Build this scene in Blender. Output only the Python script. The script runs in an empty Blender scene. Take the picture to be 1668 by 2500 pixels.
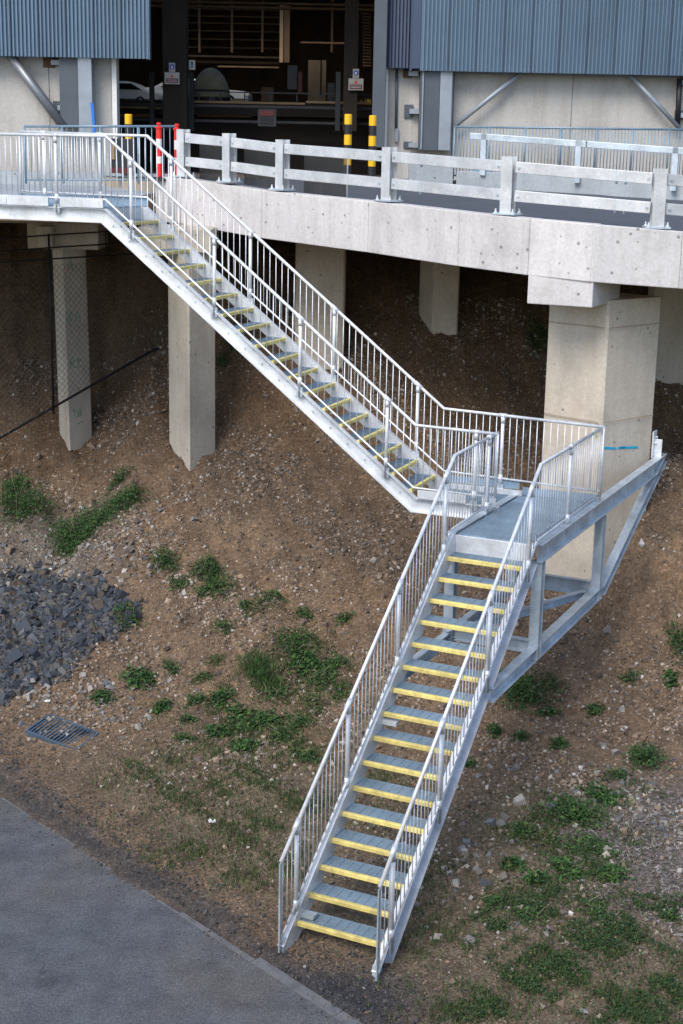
import bpy, math, random
import numpy as np
from mathutils import Vector, Matrix

random.seed(7)
RNG = np.random.default_rng(7)
SC = bpy.context.scene
COL = SC.collection

# ------------------------------------------------------------------ camera
CAM = np.array([0.0, 0.0, 7.631])
PITCH, ROLL, FPX, CY = 0.235788, 0.0196376, 3573.667, 1228.80   # pixels of a 1668 x 2500 frame
_cp, _sp, _cr, _sr = math.cos(PITCH), math.sin(PITCH), math.cos(ROLL), math.sin(ROLL)
FW = np.array([0, _cp, -_sp]); _U = np.array([0, _sp, _cp]); _R = np.array([1.0, 0, 0])
RT = _cr * _R + _sr * _U
UP = -_sr * _R + _cr * _U
cd = bpy.data.cameras.new('camera')
cam = bpy.data.objects.new('camera', cd); COL.objects.link(cam)
m = Matrix.Identity(4)
for i in range(3):
    m[i][0] = RT[i]; m[i][1] = UP[i]; m[i][2] = -FW[i]; m[i][3] = CAM[i]
cam.matrix_world = m
cd.sensor_fit = 'VERTICAL'; cd.sensor_height = 24.0; cd.sensor_width = 16.0
cd.lens = 24.0 * FPX / 2500.0
cd.shift_y = -(1250 - CY) / 2500.0
cd.clip_start = 0.1; cd.clip_end = 800
cd.dof.use_dof = False
SC.camera = cam

# ------------------------------------------------------------------ sky, sun, exposure
SUN_EL, SUN_AZ = math.radians(46), math.radians(208)      # azimuth clockwise from +Y: behind the camera, to its left
w = bpy.data.worlds.new('World'); SC.world = w; w.use_nodes = True
nt = w.node_tree; nt.nodes.clear()
so = nt.nodes.new('ShaderNodeOutputWorld'); sb = nt.nodes.new('ShaderNodeBackground'); sk = nt.nodes.new('ShaderNodeTexSky')
sk.sky_type = 'NISHITA'; sk.sun_disc = False
sk.sun_elevation = SUN_EL; sk.sun_rotation = SUN_AZ
sk.air_density = 1.0; sk.dust_density = 1.6; sk.ozone_density = 1.0
sb.inputs['Strength'].default_value = 0.13
nt.links.new(sk.outputs[0], sb.inputs[0]); nt.links.new(sb.outputs[0], so.inputs[0])
sl = bpy.data.lights.new('sun', 'SUN'); sl.energy = 1.5; sl.angle = math.radians(28); sl.color = (1.0, 0.94, 0.86)
sun = bpy.data.objects.new('sun', sl); COL.objects.link(sun)
_sd = Vector((math.sin(SUN_AZ) * math.cos(SUN_EL), math.cos(SUN_AZ) * math.cos(SUN_EL), math.sin(SUN_EL)))
sun.rotation_euler = (_sd).to_track_quat('Z', 'Y').to_euler()
sun.location = _sd * 40
SC.view_settings.view_transform = 'Standard'; SC.view_settings.look = 'None'
SC.view_settings.exposure = 0.8; SC.view_settings.gamma = 1.0
SC.render.engine = 'CYCLES'
SC.cycles.max_bounces = 8

# ------------------------------------------------------------------ measuring helpers (authoring only)
K = 1668 / 1568.0
def ray(x, y):
    x, y = x * K, y * K
    return FW + (x - 834) / FPX * RT + (CY - y) / FPX * UP
def at(x, y, Y):
    d = ray(x, y); return CAM + d * (Y / d[1])
def to_px(P):
    v = np.asarray(P) - CAM; dep = v @ FW
    return np.stack([834 + FPX * (v @ RT) / dep, CY - FPX * (v @ UP) / dep], -1) / K

# ------------------------------------------------------------------ materials
def new_mat(name):
    mt = bpy.data.materials.new(name); mt.use_nodes = True
    t = mt.node_tree; b = t.nodes['Principled BSDF']
    return mt, t, b
def N(t, typ, **kw):
    n = t.nodes.new(typ)
    for k, v in kw.items():
        if k in n.inputs.keys(): n.inputs[k].default_value = v
        else: setattr(n, k, v)
    return n
def ramp(t, src, stops):
    r = t.nodes.new('ShaderNodeValToRGB')
    e = r.color_ramp.elements
    while len(e) > 1: e.remove(e[-1])
    e[0].position = stops[0][0]; e[0].color = (*stops[0][1], 1)
    for p, c in stops[1:]:
        x = e.new(p); x.color = (*c, 1)
    t.links.new(src, r.inputs[0]); return r
def mixc(t, fac, a, b, mode='MIX'):
    mx = t.nodes.new('ShaderNodeMix'); mx.data_type = 'RGBA'; mx.blend_type = mode
    for sock, v in ((0, fac), (6, a), (7, b)):
        if isinstance(v, (int, float)): mx.inputs[sock].default_value = v
        elif isinstance(v, tuple): mx.inputs[sock].default_value = (*v, 1)
        else: t.links.new(v, mx.inputs[sock])
    return mx.outputs[2]
def bump(t, b, h, strength=0.3, dist=0.01):
    bp = t.nodes.new('ShaderNodeBump'); bp.inputs['Strength'].default_value = strength; bp.inputs['Distance'].default_value = dist
    t.links.new(h, bp.inputs['Height']); t.links.new(bp.outputs[0], b.inputs['Normal'])
def coords(t, scale=(1, 1, 1)):
    c = t.nodes.new('ShaderNodeNewGeometry'); mp = t.nodes.new('ShaderNodeMapping')
    mp.inputs['Scale'].default_value = scale
    t.links.new(c.outputs['Position'], mp.inputs[0]); return mp.outputs[0]
def noise(t, vec, scale, detail=5, rough=.6):
    n = N(t, 'ShaderNodeTexNoise', Scale=scale, Detail=detail, Roughness=rough); t.links.new(vec, n.inputs['Vector']); return n.outputs['Fac']

def simple(name, col, rough=.5, metal=0.0, var=.12, scale=6.0, bs=0.0):
    mt, t, b = new_mat(name)
    v = coords(t); n = noise(t, v, scale)
    lo = tuple(max(0, c * (1 - var)) for c in col); hi = tuple(min(1, c * (1 + var)) for c in col)
    r = ramp(t, n, [(.3, lo), (.7, hi)])
    t.links.new(r.outputs[0], b.inputs['Base Color'])
    b.inputs['Roughness'].default_value = rough; b.inputs['Metallic'].default_value = metal
    if bs: bump(t, b, noise(t, v, scale * 6), bs)
    return mt

def concrete(name, col, stain, streak=.5, pits=True, tint=None):
    mt, t, b = new_mat(name)
    v = coords(t); vs = coords(t, (1, 1, .12))
    n1 = noise(t, v, 1.3, 8, .65); n2 = noise(t, vs, 5, 5, .6); n3 = noise(t, v, 22, 4, .7)
    lo = tuple(c * .80 for c in col); hi = tuple(min(1, c * 1.1) for c in col)
    base = ramp(t, n1, [(.3, lo), (.5, col), (.72, hi)]).outputs[0]
    st = ramp(t, n2, [(.46, (0, 0, 0)), (.72, (1, 1, 1))]).outputs[0]
    m1 = N(t, 'ShaderNodeMath', operation='MULTIPLY'); t.links.new(st, m1.inputs[0]); m1.inputs[1].default_value = streak
    c = mixc(t, m1.outputs[0], base, stain)
    g = ramp(t, n3, [(.3, (.86, .86, .86)), (.7, (1.08, 1.08, 1.08))]).outputs[0]
    c = mixc(t, 1.0, c, g, 'MULTIPLY')
    if pits:
        vo = N(t, 'ShaderNodeTexVoronoi', Scale=4.5); t.links.new(v, vo.inputs['Vector'])
        pr = ramp(t, vo.outputs['Distance'], [(.07, (.45, .43, .41)), (.13, (1, 1, 1))]).outputs[0]
        c = mixc(t, 1.0, c, pr, 'MULTIPLY')
    t.links.new(c, b.inputs['Base Color']); b.inputs['Roughness'].default_value = .85
    bump(t, b, n3, .25, .01)
    return mt

def galv(name, col=(.60, .63, .66), metal=.55, rough=.42, patch=.25, white=0.0):
    mt, t, b = new_mat(name)
    v = coords(t)
    vo = N(t, 'ShaderNodeTexVoronoi', Scale=45.0); t.links.new(v, vo.inputs['Vector'])
    n = noise(t, v, 3.0, 6, .6)
    lo = tuple(c * (1 - patch) for c in col); hi = tuple(min(1, c * (1 + patch * .6)) for c in col)
    c = ramp(t, n, [(.3, lo), (.7, hi)]).outputs[0]
    sp = ramp(t, vo.outputs['Color'], [(0, (.9, .9, .9)), (1, (1.08, 1.08, 1.08))]).outputs[0]
    c = mixc(t, 1.0, c, sp, 'MULTIPLY')
    if white:
        n2 = noise(t, v, 6.0, 4, .7)
        f = ramp(t, n2, [(.55, (0, 0, 0)), (.7, (white, white, white))]).outputs[0]
        c = mixc(t, f, c, (.72, .70, .67))
    t.links.new(c, b.inputs['Base Color'])
    rr = ramp(t, n, [(.3, (rough - .1,) * 3), (.7, (rough + .12,) * 3)]).outputs[0]
    t.links.new(rr, b.inputs['Roughness']); b.inputs['Metallic'].default_value = metal
    return mt

def vcol(name, rough=.9, spec=.3, trans=0.0, nvar=.0):
    mt, t, b = new_mat(name)
    a = t.nodes.new('ShaderNodeVertexColor'); a.layer_name = 'Col'
    c = a.outputs[0]
    t.links.new(c, b.inputs['Base Color']); b.inputs['Roughness'].default_value = rough
    b.inputs['Specular IOR Level'].default_value = spec
    return mt

M = {}
M['galv'] = galv('galvanised_steel', (.74, .77, .81), .28, .40, .24)
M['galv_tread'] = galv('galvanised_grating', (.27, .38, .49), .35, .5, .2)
M['galv_beam'] = galv('galvanised_beam', (.52, .60, .67), .35, .42, .3, .35)
M['galv_barrier'] = galv('galvanised_barrier', (.60, .62, .64), .25, .5, .2, .5)
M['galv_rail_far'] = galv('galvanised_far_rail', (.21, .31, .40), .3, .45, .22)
M['yellow'] = simple('yellow_nosing', (.72, .60, .20), .65, 0, .28, 9)
M['bright_yellow'] = simple('yellow_paint', (.82, .47, .01), .45, 0, .05)
M['black'] = simple('black_paint', (.015, .015, .017), .5)
M['red'] = simple('red_plastic', (.75, .02, .015), .45, 0, .05)
M['dull_red'] = simple('dull_red', (.10, .013, .016), .6)
M['sign_white'] = simple('shaded_white', (.38, .37, .36), .6)  # white dimmed to stand in for the shade inside the opening
M['white'] = simple('white_paint', (.75, .75, .74), .5, 0, .05)
M['fascia'] = concrete('fascia_concrete', (.62, .605, .60), (.40, .375, .36), .38)
M['tie_hole'] = simple('tie_hole_grout', (.40, .38, .36), .9)
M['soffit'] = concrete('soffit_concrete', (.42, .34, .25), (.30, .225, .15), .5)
M['column'] = concrete('column_concrete', (.56, .505, .425), (.45, .375, .285), .5)
M['wall'] = concrete('wall_concrete', (.46, .45, .43), (.34, .31, .27), .55, False)
M['upstand'] = concrete('upstand_concrete', (.37, .41, .44), (.27, .30, .31), .6)
M['kerb'] = concrete('kerb_concrete', (.145, .148, .155), (.085, .087, .092), .9, False)
M['cladding'] = simple('blue_grey_cladding', (.112, .178, .252), .42, .1, .10, 1.2)
M['cladding_dark'] = simple('dark_blue_cladding', (.05, .072, .125), .5, .1, .05, 1.5)
M['steel_grey'] = simple('slate_steel_paint', (.075, .092, .115), .5, .1, .12, 2)
M['steel_light'] = simple('pale_steel_paint', (.28, .32, .37), .45, .2, .15, 2)
M['brace'] = simple('grey_steel_tube', (.22, .235, .26), .4, .5, .15, 3)
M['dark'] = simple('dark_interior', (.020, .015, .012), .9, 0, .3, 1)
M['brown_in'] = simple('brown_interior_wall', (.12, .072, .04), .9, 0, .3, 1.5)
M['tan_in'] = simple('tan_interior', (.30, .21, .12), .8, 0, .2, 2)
M['dark_steel'] = simple('dark_steel', (.035, .036, .04), .5, .5, .2, 4)
M['fence'] = simple('dark_fence_steel', (.022, .022, .024), .55, .5, .2, 6)
M['wire'] = simple('fence_wire', (.10, .095, .085), .6, .4, .2, 6)
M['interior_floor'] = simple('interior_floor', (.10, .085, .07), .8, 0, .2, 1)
M['glass_dark'] = simple('vehicle_glass', (.01, .012, .014), .1)
M['van_white'] = simple('van_paint', (.75, .75, .72), .3, 0, .04)
M['tyre'] = simple('tyre_rubber', (.015, .015, .015), .9)
M['canvas'] = simple('grey_green_canvas', (.30, .27, .19), .85, 0, .25, 3)
M['blue'] = simple('blue_paint', (.02, .09, .42), .5, 0, .05)
M['blue_film'] = simple('blue_strap', (.01, .16, .62), .5, 0, .1)
M['cyan'] = simple('cyan_spray', (.01, .42, .70), .7, 0, .2, 20)
M['green_spray'] = simple('green_spray', (.12, .30, .18), .8, 0, .3, 20)
M['orange'] = simple('orange_lens', (.8, .22, .01), .4, 0, .05)
M['grate'] = galv('drain_steel', (.10, .15, .21), .3, .6, .4)
M['hydrant_grey'] = simple('grey_box', (.30, .31, .32), .6)
M['stone'] = vcol('loose_stone')
M['leaf'] = vcol('leaf', .7, .25)
M['chip'] = vcol('wood_chip', .95, .15)

def per_piece(mat, amt, dirt, dscale=7.0, dcut=(.52, .72), dmix=.6):
    t = mat.node_tree; b = t.nodes['Principled BSDF']; src = b.inputs['Base Color'].links[0].from_socket
    oi = t.nodes.new('ShaderNodeObjectInfo')
    r = ramp(t, oi.outputs['Random'], [(0, (1 - amt,) * 3), (1, (1 + amt,) * 3)]).outputs[0]
    c = mixc(t, 1.0, src, r, 'MULTIPLY')
    f = ramp(t, noise(t, coords(t), dscale, 6, .75), [(dcut[0], (0, 0, 0)), (dcut[1], (dmix,) * 3)]).outputs[0]
    c = mixc(t, f, c, dirt); t.links.new(c, b.inputs['Base Color'])
per_piece(M['yellow'], .14, (.30, .26, .17), 11.0)
per_piece(M['galv_tread'], .12, (.20, .19, .17), 6.0)
per_piece(M['fascia'], .05, (.36, .34, .31), 1.1, (.56, .78), .6)
per_piece(M['column'], .06, (.33, .28, .21), .9, (.54, .78), .6)
per_piece(M['cladding'], .07, (.12, .15, .18), 2.5, (.55, .8), .5)
# asphalt
mt, t, b = new_mat('asphalt')
v = coords(t); n1 = noise(t, v, .55, 6, .6); n2 = noise(t, v, 90, 3, .8); n4 = noise(t, v, 3.2, 6, .7)
c = ramp(t, n1, [(.3, (.080, .089, .104)), (.5, (.094, .100, .112)), (.68, (.102, .099, .096))]).outputs[0]
g = ramp(t, n2, [(.40, (.55, .55, .56)), (.60, (1.45, 1.45, 1.44))]).outputs[0]
c = mixc(t, 1.0, c, g, 'MULTIPLY')
g2 = ramp(t, n4, [(.36, (.78, .78, .80)), (.64, (1.18, 1.18, 1.16))]).outputs[0]
c = mixc(t, 1.0, c, g2, 'MULTIPLY')
n6 = noise(t, v, 32, 5, .85)
g6 = ramp(t, n6, [(.40, (.68, .68, .69)), (.5, (1, 1, 1)), (.60, (1.32, 1.32, 1.31))]).outputs[0]
c = mixc(t, 1.0, c, g6, 'MULTIPLY')
vc = N(t, 'ShaderNodeTexVoronoi', Scale=.55); vc.feature = 'DISTANCE_TO_EDGE'
nv = N(t, 'ShaderNodeTexNoise', Scale=2.5, Detail=6.0); t.links.new(v, nv.inputs['Vector'])
va = N(t, 'ShaderNodeVectorMath', operation='ADD'); vs_ = N(t, 'ShaderNodeVectorMath', operation='SCALE'); vs_.inputs['Scale'].default_value = .9
t.links.new(nv.outputs['Color'], vs_.inputs[0]); t.links.new(v, va.inputs[0]); t.links.new(vs_.outputs[0], va.inputs[1]); t.links.new(va.outputs[0], vc.inputs['Vector'])
ck = ramp(t, vc.outputs['Distance'], [(.004, (.62, .62, .62)), (.012, (1, 1, 1))]).outputs[0]
n7 = noise(t, v, .9, 3, .5); ckf = ramp(t, n7, [(.5, (0, 0, 0)), (.62, (.8, .8, .8))]).outputs[0]
c = mixc(t, ckf, c, mixc(t, 1.0, c, ck, 'MULTIPLY'))
n8 = noise(t, v, 1.7, 7, .75); sf_ = ramp(t, n8, [(.60, (0, 0, 0)), (.72, (.55, .55, .55))]).outputs[0]
c = mixc(t, sf_, c, (.088, .072, .058))
t.links.new(c, b.inputs['Base Color']); b.inputs['Roughness'].default_value = .9
bump(t, b, n2, .35, .006); M['asphalt'] = mt
# deck asphalt (darker, new)
M['deck_asphalt'] = simple('deck_asphalt', (.075, .083, .098), .85, 0, .15, 3, .1)

# dirt with the soil colours and under-deck shade painted per vertex, fine gravel in the texture
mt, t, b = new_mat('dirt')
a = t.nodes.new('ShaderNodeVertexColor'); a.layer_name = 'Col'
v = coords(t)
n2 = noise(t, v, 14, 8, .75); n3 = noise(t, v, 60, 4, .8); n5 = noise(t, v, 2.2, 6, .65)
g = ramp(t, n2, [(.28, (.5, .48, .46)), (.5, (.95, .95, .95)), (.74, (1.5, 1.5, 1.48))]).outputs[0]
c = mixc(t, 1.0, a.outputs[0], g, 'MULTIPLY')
g5 = ramp(t, n5, [(.3, (.78, .77, .76)), (.7, (1.2, 1.2, 1.18))]).outputs[0]
c = mixc(t, 1.0, c, g5, 'MULTIPLY')
vo = N(t, 'ShaderNodeTexVoronoi', Scale=34.0); vo.feature = 'F1'; t.links.new(v, vo.inputs['Vector'])
sp = ramp(t, vo.outputs['Color'], [(0.0, (.62, .60, .58)), (.55, (1, 1, 1)), (.86, (1.25, 1.25, 1.25)), (.9, (1.9, 1.85, 1.75)), (1.0, (2.3, 2.2, 2.1))]).outputs[0]
c = mixc(t, .8, c, sp, 'MULTIPLY')
t.links.new(c, b.inputs['Base Color']); b.inputs['Roughness'].default_value = .95
b.inputs['Specular IOR Level'].default_value = .15
hh = N(t, 'ShaderNodeMath', operation='ADD'); t.links.new(n2, hh.inputs[0]); t.links.new(vo.outputs['Distance'], hh.inputs[1])
bump(t, b, hh.outputs[0], .7, .03); M['dirt'] = mt

# translucent plastic screen
mt, t, b = new_mat('smoky_plastic')
b.inputs['Base Color'].default_value = (.085, .08, .075, 1); b.inputs['Roughness'].default_value = .45
v = coords(t, (9, 9, .2)); n = noise(t, v, 3, 4, .6)
al = ramp(t, n, [(.35, (.42, .42, .42)), (.65, (.62, .62, .62))]).outputs[0]
t.links.new(al, b.inputs['Alpha']); M['plastic'] = mt

# ------------------------------------------------------------------ mesh builder
class MB:
    def __init__(s): s.v = []; s.f = []
    def add(s, vs, fs):
        o = len(s.v); s.v += [tuple(map(float, p)) for p in vs]; s.f += [tuple(i + o for i in f) for f in fs]; return s
    def hexa(s, p):   # 8 points, bottom ring then top ring
        return s.add(p, [(0, 3, 2, 1), (4, 5, 6, 7), (0, 1, 5, 4), (1, 2, 6, 5), (2, 3, 7, 6), (3, 0, 4, 7)])
    def box(s, x0, x1, y0, y1, z0, z1):
        return s.hexa([(x0, y0, z0), (x1, y0, z0), (x1, y1, z0), (x0, y1, z0), (x0, y0, z1), (x1, y0, z1), (x1, y1, z1), (x0, y1, z1)])
    def prism(s, ring0, ring1):
        n = len(ring0)
        fs = [tuple(range(n - 1, -1, -1)), tuple(range(n, 2 * n))] + [(i, (i + 1) % n, n + (i + 1) % n, n + i) for i in range(n)]
        return s.add(list(ring0) + list(ring1), fs)
    def bar(s, a, b, wv, hv):   # box from a to b with half-extent vectors wv and hv
        a, b, wv, hv = map(np.asarray, (a, b, wv, hv))
        r = lambda p: [p - wv - hv, p + wv - hv, p + wv + hv, p - wv + hv]
        return s.prism(r(a), r(b))
    def tube(s, pts, r, n=8, cap=True):
        pts = [np.asarray(p, float) for p in pts]; rings = []
        for i, p in enumerate(pts):
            d = (pts[min(i + 1, len(pts) - 1)] - pts[max(i - 1, 0)]); d = d / np.linalg.norm(d)
            ref = np.array([0, 0, 1.]) if abs(d[2]) < .9 else np.array([1., 0, 0])
            u = np.cross(d, ref); u /= np.linalg.norm(u); q = np.cross(d, u)
            k = 1.0
            if 0 < i < len(pts) - 1:
                d0 = pts[i] - pts[i - 1]; d0 /= np.linalg.norm(d0); k = 1 / max(.5, abs(d0 @ d))
            rings.append([p + r * (math.cos(2 * math.pi * j / n) * u + math.sin(2 * math.pi * j / n) * q * k) for j in range(n)])
        vs = [q for rg in rings for q in rg]; fs = []
        for i in range(len(rings) - 1):
            fs += [(i * n + j, i * n + (j + 1) % n, (i + 1) * n + (j + 1) % n, (i + 1) * n + j) for j in range(n)]
        if cap: fs += [tuple(range(n - 1, -1, -1)), tuple((len(rings) - 1) * n + j for j in range(n))]
        return s.add(vs, fs)
    def lathe(s, c, prof, n=16):
        c = np.asarray(c, float); vs = []; fs = []
        for r, z in prof: vs += [(c[0] + r * math.cos(2 * math.pi * j / n), c[1] + r * math.sin(2 * math.pi * j / n), c[2] + z) for j in range(n)]
        for i in range(len(prof) - 1):
            fs += [(i * n + j, i * n + (j + 1) % n, (i + 1) * n + (j + 1) % n, (i + 1) * n + j) for j in range(n)]
        fs += [tuple(range(n - 1, -1, -1)), tuple((len(prof) - 1) * n + j for j in range(n))]
        return s.add(vs, fs)
    def mesh(s, name, mat, org=(0, 0, 0), smooth=False):
        me = bpy.data.meshes.new(name)
        o = np.asarray(org, float)
        me.from_pydata([tuple(np.asarray(p) - o) for p in s.v], [], s.f); me.update()
        if mat: me.materials.append(M[mat])
        if smooth: me.polygons.foreach_set('use_smooth', [True] * len(me.polygons))
        return me
    def build(s, name, mat, parent=None, smooth=False, bevel=0):
        org = ROOT_LOC.get(parent.name, (0, 0, 0)) if parent else (0, 0, 0)
        o = bpy.data.objects.new(name, s.mesh(name, mat, org, smooth)); COL.objects.link(o)
        if parent: o.parent = parent; ROOT_LOC[o.name] = org
        if bevel:
            md = o.modifiers.new('bevel', 'BEVEL'); md.width = bevel; md.segments = 2; md.limit_method = 'ANGLE'
        return o
ROOT_LOC = {}
def inst(me, name, parent, loc, rot=(0, 0, 0), scale=None):
    o = bpy.data.objects.new(name, me); COL.objects.link(o); org = np.zeros(3)
    if parent: o.parent = parent; org = np.asarray(ROOT_LOC.get(parent.name, (0, 0, 0)), float)
    o.location = tuple(np.asarray(loc, float) - org); o.rotation_euler = rot
    if scale: o.scale = scale
    ROOT_LOC[o.name] = tuple(loc)
    return o
def tag(o, label=None, cat=None, group=None, kind=None):
    if label: o['label'] = label
    if cat: o['category'] = cat
    if group: o['group'] = group
    if kind: o['kind'] = kind
    return o
def thing(name, loc, label, cat, group=None):
    o = bpy.data.objects.new(name, None); COL.objects.link(o); o.location = tuple(map(float, loc)); o.empty_display_size = .2
    ROOT_LOC[o.name] = tuple(map(float, loc))
    return tag(o, label, cat, group)
def copy_tree(o, loc):
    c = o.copy(); COL.objects.link(c); c.location = tuple(map(float, loc))
    ROOT_LOC[c.name] = tuple(map(float, loc))
    for ch in list(o.children):
        k = ch.copy(); COL.objects.link(k); k.parent = c
        for g_ in list(ch.children):
            g2 = g_.copy(); COL.objects.link(g2); g2.parent = k
    return c
Zv = np.array([0, 0, 1.0])

# ------------------------------------------------------------------ ground
RA, RB = np.array([-4.03, 16.26]), np.array([0.11, 11.72])          # road edge
RD = (RB - RA) / np.linalg.norm(RB - RA); RN = np.array([-RD[1], RD[0]])  # RN points to the bank
PY = [0, 6, 12, 15, 17.5, 18.5, 19.5, 20.9, 24, 24.6, 26, 27.5, 28.6, 29.6, 60]
PZ = [-.06, -.05, -.03, .03, .12, .28, .62, 1.1, 2.35, 2.62, 3.7, 5.0, 5.9, 6.45, 6.45]
def sstep(a, b, x):
    t_ = np.clip((x - a) / (b - a), 0, 1); return t_ * t_ * (3 - 2 * t_)
def vnoise(x, y, f, seed=0):
    return (np.sin(x * f + seed) * np.cos(y * f * 1.13 + seed * 1.7) + .5 * np.sin(x * f * 2.3 + y * f * 1.9 + seed * 2.1) + .3 * np.cos(x * f * 4.1 - y * f * 3.7 + seed))
def road_dist(x, y): return (x - RA[0]) * RN[0] + (y - RA[1]) * RN[1]
def ground_z(x, y):
    x = np.asarray(x, float); y = np.asarray(y, float)
    sh = 1.5 * (1 - sstep(-4.6, -3.3, x))
    yy = y - sh * sstep(19, 23, y) + 2.6 * sstep(3.5, 4.4, x) * sstep(18.6, 21, y) * (1 - sstep(22, 25, y))
    z = np.interp(yy, PY, PZ)
    z = (z + np.interp(yy - .3, PY, PZ) + np.interp(yy + .3, PY, PZ)) / 3
    amp = .018 + .04 * sstep(17.5, 21, y)
    sl_ = sstep(18, 20.5, y)
    z = z + amp * vnoise(x, y, 1.7, 1) + .012 * vnoise(x, y, 5.3, 3) + .03 * sl_ * vnoise(x * 1.6, y * .45, 5.5, 11) + .009 * vnoise(x, y, 13.0, 4)
    # rock mound beside the drain
    z = z + .42 * np.exp(-(((x + 5.1) / 1.15) ** 2 + ((y - 20.0) / .95) ** 2))
    # toe of the bank behind the mulch
    for cx_, cy_ in ((-2.57, 24.45), (-4.8, 25.85), (3.75, 21.4)):
        z = z + .10 * np.exp(-(((x - cx_) / .75) ** 2 + ((y - cy_) / .75) ** 2))
    d = road_dist(x, y); sr = (x - RA[0]) * RD[0] + (y - RA[1]) * RD[1]
    lip = np.where(sr > 3.3, .155, .0) + .035 * vnoise(x, y, 4.7, 31) + .02 * vnoise(x, y, 17.0, 8)
    z = np.where(d < .35, .006 + .010 * sstep(.0, .35, d), z)
    z = np.where(d < lip, -.06, z)
    return z
_YS = np.arange(8, 32, .04)
def on_ground(px, py):
    d = ray(px, py); P = CAM + d[None] * (_YS / d[1])[:, None]
    g = P[:, 2] - ground_z(P[:, 0], P[:, 1]); k = int(np.argmax(g < 0))
    if g[k] >= 0: return P[-1]
    if k == 0: return P[0]
    f_ = g[k - 1] / (g[k - 1] - g[k]); return P[k - 1] + (P[k] - P[k - 1]) * f_

DIRT = np.array([.198, .140, .095])
def soil(x, y):
    x = np.asarray(x, float); y = np.asarray(y, float)
    c = np.zeros(x.shape + (3,)) + DIRT
    def mix(mask, col): 
        nonlocal c
        c = c * (1 - mask[..., None]) + np.array(col) * mask[..., None]
    n = .5 + .5 * np.clip(vnoise(x, y, 1.1, 5) / 1.3, -1, 1); n2 = .5 + .5 * np.clip(vnoise(x, y, 3.7, 9) / 1.3, -1, 1)
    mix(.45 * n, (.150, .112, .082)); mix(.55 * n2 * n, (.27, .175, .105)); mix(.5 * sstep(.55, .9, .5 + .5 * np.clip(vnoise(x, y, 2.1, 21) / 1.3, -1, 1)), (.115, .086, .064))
    mix(.8 * sstep(23.0, 26.0, y), (.135, .088, .054))  # shade under the deck painted into the soil colour
    mix(.75 * (1 - sstep(-4.2, -3.0, x)) * sstep(20.3, 21.2, y) * (1 - sstep(23.2, 24.4, y)), (.15, .138, .125))   # gravelly shelf
    d = road_dist(x, y)
    wob = .55 + .35 * vnoise(x, y, 1.3, 2) * .6
    mix(.85 * (1 - sstep(wob * .55, wob * 1.1, d)) * (n2 * .5 + .5), (.058, .061, .068))         # dark crushed verge
    foot = np.exp(-(((x - .05) / 1.0) ** 2 + ((y - 12.15) / .6) ** 2))
    mix(np.clip(1.15 * foot, 0, .95), (.055, .057, .063))
    flat = (1 - sstep(15.5, 18.6, y + .12 * x)) * sstep(.6, 1.4, d)
    mix(.6 * flat, (.165, .138, .102))                                                          # trampled flat ground
    mul = np.exp(-(((x - 4.1) / 1.35) ** 2 + ((y - 15.3) / 1.5) ** 2))
    mix(np.clip(1.5 * mul, 0, .9), (.15, .135, .135))
    return np.clip(c, 0, 1)
gx = np.arange(-9.5, 9.51, .07); gy = np.arange(8.0, 31.2, .07)
X, Y_ = np.meshgrid(gx, gy)
Z_ = ground_z(X, Y_)
nx, ny = len(gx), len(gy)
me = bpy.data.meshes.new('ground')
vv = np.stack([X, Y_, Z_], -1).reshape(-1, 3)
idx = np.arange(nx * ny).reshape(ny, nx)
ff = np.stack([idx[:-1, :-1], idx[:-1, 1:], idx[1:, 1:], idx[1:, :-1]], -1).reshape(-1, 4)
me.from_pydata(vv.tolist(), [], ff.tolist())
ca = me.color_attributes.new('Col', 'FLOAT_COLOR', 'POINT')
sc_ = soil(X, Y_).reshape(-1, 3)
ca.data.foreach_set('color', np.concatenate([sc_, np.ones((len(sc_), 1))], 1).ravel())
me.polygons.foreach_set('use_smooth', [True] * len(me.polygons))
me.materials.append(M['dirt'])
o = bpy.data.objects.new('ground', me); COL.objects.link(o); tag(o, 'stony brown dirt embankment falling towards the road', None, None, 'structure')

# wider terrain out to the horizon, a little below
me2 = bpy.data.meshes.new('terrain')
q = [(-400, 8.1), (-9.4, 8.1), (-9.4, 400), (-400, 400)], [(9.4, 8.1), (400, 8.1), (400, 400), (9.4, 400)], [(-9.4, 31.1), (9.4, 31.1), (9.4, 400), (-9.4, 400)]
tv, tf = [], []
for ring in q:
    tf.append(tuple(range(len(tv), len(tv) + 4))); tv += [(x, y, -.12) for x, y in ring]
# unseen hillside across the road, added to block low sky; camera stands on it
hp = [(8.1, -.12), (5.2, 1.2), (2.2, 5.0), (1.0, 5.85), (-4, 6.0), (-12, 6.1), (-45, 6.0), (-400, 6.0)]
hx = [-400, -60, -25, -10, 0, 10, 25, 60, 400]
for i in range(len(hp) - 1):
    for j in range(len(hx) - 1):
        tf.append(tuple(range(len(tv), len(tv) + 4)))
        tv += [(hx[j], hp[i + 1][0], hp[i + 1][1]), (hx[j + 1], hp[i + 1][0], hp[i + 1][1]), (hx[j + 1], hp[i][0], hp[i][1]), (hx[j], hp[i][0], hp[i][1])]
me2.from_pydata(tv, [], tf)
ca = me2.color_attributes.new('Col', 'FLOAT_COLOR', 'POINT'); ca.data.foreach_set('color', np.tile([.075, .08, .045, 1], len(tv)))
me2.materials.append(M['dirt'])
o = bpy.data.objects.new('terrain', me2); COL.objects.link(o); tag(o, 'grassy ground around the site with an added unseen hillside', None, None, 'structure')

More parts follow.
